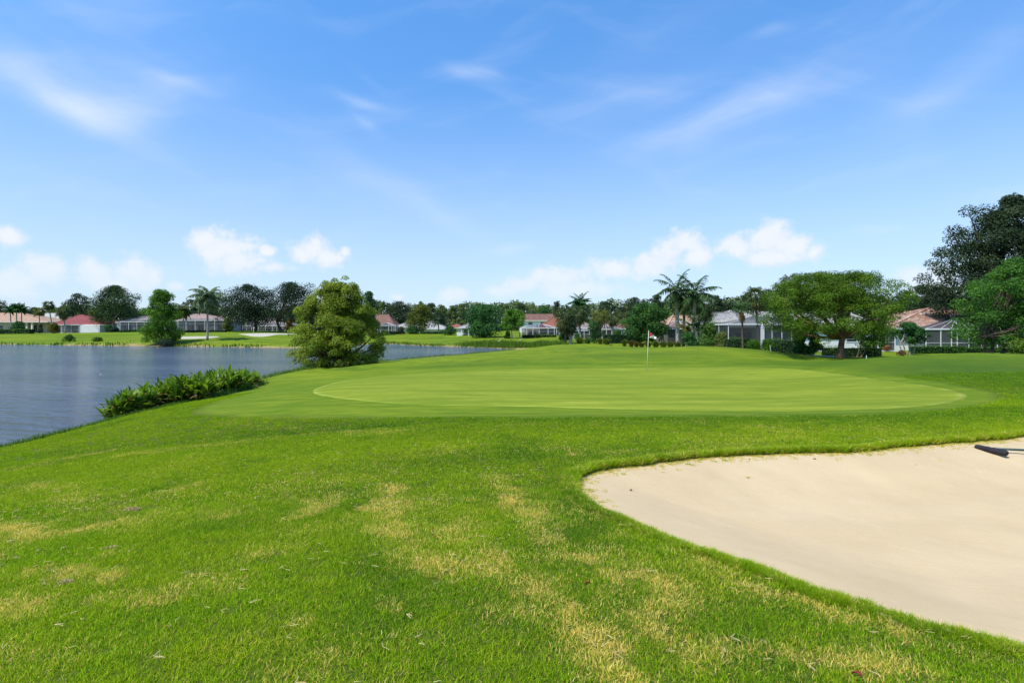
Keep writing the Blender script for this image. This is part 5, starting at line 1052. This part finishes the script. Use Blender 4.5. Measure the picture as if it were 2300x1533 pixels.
# two clumps of torn dry turf and a few fallen leaves
def turf_clod(x_, y_, w, lab, seed):
    X, D = ground(x_, y_); rg = np.random.default_rng(seed); n = 700; r = w*np.sqrt(rg.random(n)); th = rg.random(n)*2*PI
    P_ = np.stack([r*np.cos(th), r*.5*np.sin(th), (1-(r/w)**2)*w*.30+rg.random(n)*.008], 1); N = unit(rg.normal(size=(n, 3))+np.array([0, -.2, 1.2])); q, f, a_ = leaf_quads(P_, N, rg.normal(size=(n, 3)), rg.uniform(.02, .05, n), np.full(n, .0045), rg.random(n))
    root = empty('turf_clod', (X, D, hz(X, D)), 0.2, lab, 'clod'); link_mesh('dry_grass', np_mesh('dry_grass', q, f, M['straw'], False, {'v': a_}), root)
    g = 14; vs = []; 
    for i in range(g+1):
        for j in range(g*2):
            rr = w*.92*i/g; t_ = 2*PI*j/(g*2); nn = .7+.6*float(vnoise(np.array([rr*40*math.cos(t_)+seed]), np.array([rr*40*math.sin(t_)]), 1)[0]); vs.append((rr*math.cos(t_)*nn, rr*.5*math.sin(t_)*nn, max(-.02, (1-(i/g)**2)*w*.26*nn)))
    fs = [(i*2*g+j, i*2*g+(j+1) % (2*g), (i+1)*2*g+(j+1) % (2*g), (i+1)*2*g+j) for i in range(g) for j in range(2*g)]; link_mesh('soil', np_mesh('soil', vs, np.array(fs), M['soil'], True), root)
m, t = new_mat('straw'); at_ = t.node('ShaderNodeAttribute'); at_.attribute_name = 'v'; out(t, pbsdf(t, t.mix(at_.outputs['Fac'], (0.30, 0.21, 0.075), (0.56, 0.46, 0.22)), .8, .2)); M['straw'] = m
turf_clod(297, 1146, .085, 'larger clod of torn dry turf on the grass at the left', 1); turf_clod(252, 1233, .05, 'smaller clod of torn dry turf below the larger one', 2); turf_clod(150, 1310, .045, 'flat streak of torn dry turf at the lower left', 3)
def fallen(x_, y_, s, rz, lab, sand=False):
    if sand: X, D, z = sand_at(x_, y_)
    else: X, D = ground(x_, y_); z = hz(X, D)+.012
    vs = []; n = 6
    for i in range(n+1):
        u = i/n; w = math.sin(u*PI)**.8*.42+.01; zc = .18*math.sin(u*PI*1.3)+.05
        vs += [(u-.5, -w*.5, zc+.16), (u-.5, 0, zc), (u-.5, w*.5, zc+.13)]
    vs = np.array(vs)*s; fs = []
    for i in range(n): b_ = i*3; fs += [(b_, b_+3, b_+4, b_+1), (b_+1, b_+4, b_+5, b_+2)]
    o = link_mesh('fallen_leaf', np_mesh('fallen_leaf', vs, np.array(fs), M['deadleaf'], True), None, (X, D, z), (0, 0, rz)); tag(o, lab, 'leaf'); md = o.modifiers.new('t', 'SOLIDIFY'); md.thickness = .0015
fallen(1417, 1101, .05, 1.1, 'curled red-brown leaf on the sand near the left tip of the bunker', True); fallen(1830, 1031, .045, .2, 'small dark leaf on the sand below the far rim', True); fallen(1320, 1314, .05, .5, 'orange-red leaf on the worn grass near the bunker'); fallen(1925, 1520, .05, 2, 'brown leaf in the grass at the bottom right')
fallen(1683, 1031, .03, 2.2, 'tiny brown leaf on the sand under the middle of the far rim', True)
# cart path
tag(strip('path', [(px(x_, D_), D_) for x_, D_ in ((1750, 50.5), (1800, 47.2), (1850, 44), (1885, 43), (1885, 45.4), (1850, 46.6), (1800, 50), (1750, 53.4))], .06, M['path'], .5), kind='structure')

# ------------------------------------------------------------------ broad-leaved plants on the bank
def broad_leaf(L, W_, bend, seed):
    rg = np.random.default_rng(seed); n = 7; vs = []
    for i in range(n+1):
        u = i/n; w = W_*(math.sin(min(1, u*.93+.07)*PI)**.75)*.5+.004; ang = bend*u**1.6; x = L*(u*math.sin(ang)*.9+.12*u); z = L*u*math.cos(ang*.8); tw = .12*math.sin(u*4+seed)
        vs += [(x-.02*w, -w*math.cos(tw), z+.35*w), (x+.30*w, 0, z-.05*w), (x-.02*w, w*math.cos(tw), z+.35*w)]
    fs = []
    for i in range(n): b = i*3; fs += [(b, b+1, b+4, b+3), (b+1, b+2, b+5, b+4)]
    return np.array(vs), np.array(fs)
LM = []
for k in range(8):
    v, f = broad_leaf((.66, .7, .58, .76, .62, .52, .74, .66)[k], (.11, .14, .12, .15, .13, .10, .14, .16)[k], (.2, .5, .9, .3, .7, 1.2, .15, .6)[k], k)
    LM.append([np_mesh('leaf', v, f, M[mn], True, {'v': np.full(len(v), (k*.37) % 1*.85)}) for mn in ('canna', 'canna_dark', 'canna_dry')])
stem_me = []
for k in range(3):
    mb = MB(); mb.tube([(0, 0, -.3), (.02, .01, .3), (.03*(k-1), .02, .75)], [.014, .012, .008], 5); stem_me.append(mb.mesh('stem', M['canna']))
front = [(262, 938), (300, 930), (350, 918), (400, 905), (440, 899), (480, 893), (520, 882), (555, 874), (586, 862)]
back_w = [.3, .5, .9, 1.2, 1.4, 1.6, 1.8, 1.7, .9]; tops = [905, 868, 860, 852, 843, 835, 826, 823, 842]
rg = np.random.default_rng(12); fr = [ground(*p, zmin=.06) for p in front]; ncan = 0
clab = 'broad-leaved water plant in the dense bed along the near lake bank'
for s in range(250):
    u = rg.random()**.85*(len(fr)-1); i = min(int(u), len(fr)-2); f_ = u-i; p = np.array(fr[i])*(1-f_)+np.array(fr[i+1])*f_; bw = back_w[i]*(1-f_)+back_w[i+1]*f_; yt = tops[i]*(1-f_)+tops[i+1]*f_
    q = rg.random()**1.3; X = p[0]-bw*q-.05; Y = p[1]+rg.normal()*.15+.1*q*bw; zb = max(hz(X, Y), -.15)
    # plants stand as tall as the row they are in
    ht = (pz(yt, Y*1.02)-zb)*(.80+.25*rg.random()) if q > .35 else (pz(yt, Y)-zb)*(.62+.35*rg.random()+.3*q)
    ht = min(max(ht, .45), 1.75); sc = ht/1.15
    root = empty('water_plant', (X, Y, zb), rg.random()*6.28, clab, 'water plant', 'broad-leaved plants in the bed on the near bank'); root['label'] = ('low broad-leaved water plant at the left tip of the bed on the near bank' if u < 1.6 else 'tall broad-leaved water plant at the right end of the bed on the near bank' if u > 6.4 else clab)
    link_mesh('stem', stem_me[s % 3], root, scale=(1, 1, sc))
    nl = int(rg.integers(8, 12)); dryp = rg.random() < .16
    for j in range(nl):
        k = int(rg.integers(0, 8)); hh = (.12+.5*j/nl)*sc; az_ = j*2.4+rg.normal()*.3; dry = rg.random() < (.35 if dryp else .07); mt = 2 if dry else (1 if rg.random() < .22 else 0); s_ = rg.uniform(.75, 1.1)*(.75+.25*sc)
        link_mesh('leaf', LM[k][mt], root, (0, 0, hh), (0, rg.uniform(-.1, .18)+(.5 if dry else 0)+.35*(1-j/nl), az_), (s_, s_, s_))

# ------------------------------------------------------------------ instanced turf (uncountable)
def blade_tile(n, R, h0, h1, w, seed, lean=.5, name='tuft', curl=False):
    r_ = np.random.default_rng(seed); th = r_.random(n)*2*PI; r = R*np.sqrt(r_.random(n)); bx_, by_ = r*np.cos(th), r*np.sin(th); h_ = r_.uniform(h0, h1, n); az_ = r_.random(n)*2*PI; ln = r_.random(n)*lean+.08; fa = r_.random(n)*2*PI
    dx, dy = np.cos(az_)*ln, np.sin(az_)*ln; sx, sy = np.cos(fa)*w/2, np.sin(fa)*w/2; vs = np.zeros((n, 5, 3)); z0 = -.006
    for k, (kk, ww) in enumerate(((0, 1), (.55, .85), (1, 0))):
        cx, cy, cz = bx_+dx*h_*kk**1.7*1.2, by_+dy*h_*kk**1.7*1.2, z0+h_*kk*(1-.35*ln*kk)
        if k < 2: vs[:, k*2] = np.stack([cx-sx*ww, cy-sy*ww, cz], 1); vs[:, k*2+1] = np.stack([cx+sx*ww, cy+sy*ww, cz], 1)
        else: vs[:, 4] = np.stack([cx, cy, cz], 1)
    b = np.arange(n)[:, None]*5; tri = np.concatenate([b+np.array([[0, 1, 3]]), b+np.array([[0, 3, 2]]), b+np.array([[2, 3, 4]])]); v = np.repeat(r_.random(n), 5)
    return np_mesh(name, vs.reshape(-1, 3), tri, M['blade'], False, {'v': v})
m, t = new_mat('grass_blades'); av = t.node('ShaderNodeAttribute'); av.attribute_name = 'v'; al = t.node('ShaderNodeAttribute'); al.attribute_name = 'shade_tone'; al.attribute_type = 'INSTANCER'; ad = t.node('ShaderNodeAttribute'); ad.attribute_name = 'dry'; ad.attribute_type = 'INSTANCER'
P_ = pos(t); patch = t.noise(P_, 1.4, 4, .6); big = t.noise(t.rot(P_, .25, (.05, .22, 1)), 1, 4)
c = t.mix(av.outputs['Fac'], (0.11, 0.25, 0.004), (0.39, 0.53, 0.010)); c = t.mix(t.mapr(t.math('ADD', t.math('MULTIPLY', patch, .55), t.math('MULTIPLY', big, .45)), .36, .60, 0, .65), c, (0.38, 0.45, 0.012))
c = t.mix(t.math('MULTIPLY', al.outputs['Fac'], .95), c, t.mix(av.outputs['Fac'], (0.05, 0.15, 0.005), (0.15, 0.30, 0.012)))  # blades take the same painted slope shade and darker tone
sel = t.math('FRACT', t.math('MULTIPLY', av.outputs['Fac'], 7.31)); s_ = t.mapr(t.math('SUBTRACT', t.math('MULTIPLY', ad.outputs['Fac'], .86), sel), -.04, .06)
c = t.mix(s_, c, t.mix(av.outputs['Fac'], (0.62, 0.43, 0.065), (0.95, 0.74, 0.22)))
p = pbsdf(t, c, .6, .08); tr = t.node('ShaderNodeBsdfTranslucent'); t.put(tr.inputs[0], t.mix(1.0, c, (1.1, 1.25, .7), 'MULTIPLY')); mx = t.node('ShaderNodeMixShader'); mx.inputs[0].default_value = .38; t.l.new(p, mx.inputs[1]); t.l.new(tr.outputs[0], mx.inputs[2]); out(t, mx.outputs[0]); M['blade'] = m
def scatter(name, label, P_, meshes, dry, scale, rotz, seed=0, cat='grass', tilt=None):
    n = len(P_); me = bpy.data.meshes.new(name); me.vertices.add(n); me.vertices.foreach_set('co', np.ascontiguousarray(P_, np.float32).ravel())
    def at(nm, ty, v): a = me.attributes.new(nm, ty, 'POINT'); a.data.foreach_set('vector' if ty == 'FLOAT_VECTOR' else 'value', np.ascontiguousarray(v).ravel())
    at('dry', 'FLOAT', np.asarray(dry, np.float32)); at('shade_tone', 'FLOAT', np.clip(shade_tone(P_[:, 0], P_[:, 1])+np.random.default_rng(seed+9).normal(size=n)*.15, 0, 1).astype(np.float32)); at('sc', 'FLOAT', np.asarray(scale, np.float32)); rot = np.zeros((n, 3), np.float32); rot[:, 2] = rotz
    if tilt is not None: rot[:, 0] = tilt
    at('rt', 'FLOAT_VECTOR', rot); at('pick', 'INT', np.random.default_rng(seed).integers(0, len(meshes), n).astype(np.int32))
    o = link_mesh(name, me); tag(o, label, cat, kind='stuff')
    cl = bpy.data.collections.new(name+'_blades')
    for i, mm in enumerate(meshes): cl.objects.link(bpy.data.objects.new('%s_tuft_%02d' % (name, i), mm))
    ng = bpy.data.node_groups.new(name+'_scatter', 'GeometryNodeTree'); ng.interface.new_socket('Geometry', in_out='INPUT', socket_type='NodeSocketGeometry'); ng.interface.new_socket('Geometry', in_out='OUTPUT', socket_type='NodeSocketGeometry')
    N = ng.nodes; gi = N.new('NodeGroupInput'); go = N.new('NodeGroupOutput'); ci = N.new('GeometryNodeCollectionInfo'); ci.inputs[0].default_value = cl; ci.inputs[1].default_value = True; ci.inputs[2].default_value = True
    ip = N.new('GeometryNodeInstanceOnPoints'); ip.inputs['Pick Instance'].default_value = True
    def na(nm, ty): q = N.new('GeometryNodeInputNamedAttribute'); q.data_type = ty; q.inputs[0].default_value = nm; return q.outputs[0]
    ng.links.new(gi.outputs[0], ip.inputs['Points']); ng.links.new(ci.outputs[0], ip.inputs['Instance']); ng.links.new(na('pick', 'INT'), ip.inputs['Instance Index']); ng.links.new(na('rt', 'FLOAT_VECTOR'), ip.inputs['Rotation']); ng.links.new(na('sc', 'FLOAT'), ip.inputs['Scale']); ng.links.new(ip.outputs[0], go.inputs[0])
    o.modifiers.new('scatter', 'NODES').node_group = ng; return o
rg = np.random.default_rng(5)
def field(y0, y1, st, wmul=.98, wadd=5.2):
    n = int((y1-y0)/st); o = []
    for i in range(n):
        y = y0+i*st; w = wmul*max(y, 0)+wadd; m_ = int(2*w/st); x = np.linspace(-w, w, m_)+rg.normal(size=m_)*st*.3; o.append(np.stack([x, y+rg.normal(size=m_)*st*.3], 1))
    q = np.concatenate(o); return q[sdist(q[:, 0], q[:, 1], bunker) > .03]
def tz(q): return land(q[:, 0], q[:, 1])+(fbm(q[:, 0], q[:, 1], 1.3, 3, 3)-.5)*.05*np.exp(-np.hypot(q[:, 0], q[:, 1])/25)
tiles = [blade_tile(150, .085, .012+.004*(k%3), .036+.006*(k%3), .0038, k, lean=.9) for k in range(5)]
q = field(-1.5, 6.0, .078); scatter('near_grass', 'short green and straw-coloured grass in the foreground', np.c_[q, tz(q)], tiles, dryness(q[:, 0], q[:, 1]), rg.uniform(.8, 1.15, len(q)), rg.random(len(q))*6.28, 1)
tiles2 = [blade_tile(130, .12, .015, .038, .0065, 20+k, lean=.8) for k in range(4)]
q = field(6.0, 12.0, .115); sdl_ = sdist(q[:, 0], q[:, 1], lake); q = q[sdl_ > .2]; scatter('middle_grass', 'mown grass between the bunker and the putting green', np.c_[q, tz(q)], tiles2, dryness(q[:, 0], q[:, 1]), rg.uniform(.75, 1.1, len(q)), rg.random(len(q))*6.28, 2)
tiles3 = [blade_tile(110, .2, .022, .045, .012, 30+k) for k in range(4)]
q = field(12., 24., .19); q = q[(sdist(q[:, 0], q[:, 1], lake) > .2) & (sdist(q[:, 0], q[:, 1], fringe) > .05)]; scatter('far_grass', 'mown grass around the putting green and down to the lake', np.c_[q, tz(q)], tiles3, dryness(q[:, 0], q[:, 1])*.45, rg.uniform(.6, .95, len(q)), rg.random(len(q))*6.28, 3)
# longer fringe of grass overhanging the bunker rim, and runners creeping on to the sand
etiles = [blade_tile(80, .05, .045, .10, .0048, 50+k, lean=1.0) for k in range(4)]
k = rg.integers(0, len(bunker), 7500); e = bunker[k]+_nrm[k]*0; inw = bunker.mean(0)-e; inw /= np.linalg.norm(inw, axis=1)[:, None]; off = rg.normal(size=len(e))*.03-.03
e = e-inw*0-_nrm[k]*0; sgn = np.sign(sdist(e[:, 0]+_nrm[k][:, 0]*.05, e[:, 1]+_nrm[k][:, 1]*.05, bunker)); e = e+_nrm[k]*(sgn*np.abs(off))[:, None]+rg.normal(size=e.shape)*.01
vis = (e[:, 0] < e[:, 1]*1.05+.6); e = e[vis]
scatter('rim_grass', 'longer grass overhanging the rim of the sand bunker', np.c_[e, land(e[:, 0], e[:, 1])-.006], etiles, np.clip(rg.random(len(e))*.55, 0, 1)*(rg.random(len(e)) < .45), rg.uniform(.5, .75, len(e))+.45*smooth((e[:, 1]-4.5)/2)*rg.random(len(e)), rg.random(len(e))*6.28, 4)
stt = [blade_tile(24, .05, .02, .05, .005, 70+k, lean=2.2) for k in range(4)]
k = rg.integers(0, len(bunker), 5200); e = bunker[k]; sgn = np.sign(sdist(e[:, 0]+_nrm[k][:, 0]*.05, e[:, 1]+_nrm[k][:, 1]*.05, bunker)); far_ = (e[:, 1] > 5.2); e = e-_nrm[k]*(sgn*np.abs(rg.exponential(.07, len(e))+.01))[:, None]; e = e[far_ & (e[:, 0] < e[:, 1]*1.05)]
if len(e):
    z = sandzv(e[:3000, 0], e[:3000, 1]); scatter('rim_straw', 'dry straw and grass runners lying on the sand under the far rim', np.c_[e[:3000], z], stt, rg.uniform(.5, 1, len(z)), rg.uniform(.2, .8, len(z)), rg.random(len(z))*6.28, 5)
# weeds on the sand
for (x_, y_, s_, lab) in ((1377, 1050, .9, 'tuft of grass on the sand at the upper left of the bunker'), (1400, 1064, .7, 'small tuft just below the upper left tuft on the sand'), (1485, 1047, .6, 'small weed on the sand left of the middle of the far rim'), (1628, 1034, .9, 'green weed standing alone on the sand near the far rim'), (1680, 1072, .6, 'tiny weed farthest out on the open sand'), (1952, 1022, .7, 'small weed on the sand left of the rake'), (1325, 1102, .8, 'weed at the left tip of the bunker'), (1545, 1042, .7, 'runner weed on the sand below the far rim')):
    X, D, z = sand_at(x_, y_); o = link_mesh('weed', blade_tile(26, .05, .02, .06, .006, int(x_), 1.8, 'weed'), None, (X, D, z), (0, 0, x_), (s_, s_, s_)); tag(o, lab, 'weed')
# pale curled clippings on the turf
def clip_mesh(seed):
    r_ = np.random.default_rng(seed); vs, fs, v = [], [], []
    for s in range(3):
        p = r_.normal(size=3)*.012; p[2] = .03+.01*r_.random(); a_ = r_.random()*6.28; cv = r_.normal()*9; ln = r_.uniform(.03, .07); n = 6; b = len(vs); w = .0016
        for i in range(n+1):
            d = np.array([math.cos(a_), math.sin(a_), .15*math.sin(i)]); sd_v = np.array([-d[1], d[0], .3])*w; vs += [p-sd_v, p+sd_v]; p = p+d*ln/n; a_ += cv*ln/n
        fs += [(b+2*i, b+2*i+1, b+2*i+3, b+2*i+2) for i in range(n)]; v += [r_.random()]*(2*(n+1))
    return np_mesh('clipping', np.array(vs), np.array(fs), M['straw'], False, {'v': np.array(v)})
cm_ = [clip_mesh(k) for k in range(6)]
q = field(-1.2, 9.0, .075); dr_ = dryness(q[:, 0], q[:, 1]); cl_ = fbm(q[:, 0], q[:, 1], 2.2, 3, 91); keep = rg.random(len(q)) < np.clip(dr_*.25+(cl_-.5)*1.1, .015, .5); q = q[keep]
scatter('dry_clippings', 'pale curled dry grass stems scattered over the foreground turf', np.c_[q, tz(q)], cm_, np.ones(len(q)), rg.uniform(.45, .95, len(q)), rg.random(len(q))*6.28, 6)
# reeds along the banks
def reed_field(name, lab, pts, n, spread, h0, h1, w, mat, seed):
    r_ = np.random.default_rng(seed); pl = catmull(pts, .5, False); k = r_.integers(0, len(pl), n); P2 = pl[k]+r_.normal(size=(n, 2))*spread; z = land(P2[:, 0], P2[:, 1]); ok = (z > -.3) & (vnoise(P2[:, 0], P2[:, 1], .35, 8) > (.42 if name == 'bank_grass' and w > .1 else -1)); P2, z = P2[ok], z[ok]; n = len(P2)
    hh = r_.uniform(h0, h1, n)*(.6+.8*vnoise(P2[:, 0], P2[:, 1], .6, 5)); an = r_.random(n)*6.28; ln = r_.random(n)*.45; fa = r_.random(n)*6.28; s = np.stack([np.cos(fa), np.sin(fa), np.zeros(n)], 1)*w/2; b = np.c_[P2, z-.05]; t1 = b+np.stack([np.cos(an)*ln*hh*.3, np.sin(an)*ln*hh*.3, hh*.6], 1); t2 = b+np.stack([np.cos(an)*ln*hh, np.sin(an)*ln*hh, hh], 1)
    vs = np.stack([b-s, b+s, t1+s*.9, t1-s*.9, t2+s*.15, t2-s*.15], 1).reshape(-1, 3); bi = np.arange(n)[:, None]*6; fs = np.concatenate([bi+np.array([[0, 1, 2, 3]]), bi+np.array([[3, 2, 4, 5]])])
    tag(link_mesh(name, np_mesh(name, vs, fs, M[mat], False, {'v': np.repeat(r_.random(n), 6)})), lab, 'reeds', kind='stuff')
reed_field('reeds', 'mixed green reeds on the bank at the end of the lake', [(px(a_, D_), D_) for a_, D_ in ((1060, 106), (1090, 104), (1120, 101), (1150, 98), (1185, 96), (1215, 97), (1238, 99))], 8500, 1.6, .35, 1.0, .07, 'bright', 1)
reed_field('bank_grass', 'rough grass along the water on the far left shore', [tuple(p) for p in ((-112, 118.5), (-90, 114.2), (-69.5, 108.8), (-60, 106), (-50, 103), (-38.3, 98.4))], 1500, 1.0, .25, .6, .12, 'bright', 2)
reed_field('bank_grass', 'rough grass along the water across the middle of the lake', [(-31, 118), (-27, 125.5), (-20, 114.7), (-11.8, 106.2), (-7, 103.5)], 900, .9, .25, .55, .12, 'bright', 3)
reed_field('bank_grass', 'longer grass at the water edge below the feathery tree', [(-16.3, 36.8), (-16.5, 41), (-15.8, 47.2), (-12.7, 55), (-9.6, 63), (-5.4, 71.8), (0, 83.4)], 4500, .28, .10, .38, .03, 'bright', 4)
reed_field('bank_grass', 'longer grass and yellow weeds where the near bank meets the water', [(-13.6, 14.2), (-13.8, 16.5), (-13.9, 19.8), (-13.6, 21.5), (-13.4, 24)], 5000, .18, .06, .26, .018, 'bright', 5)
reed_field('bank_grass', 'low weeds in front of the broad-leaved water plants', [tuple(p) for p in fr], 3800, .16, .08, .30, .018, 'mid', 6)
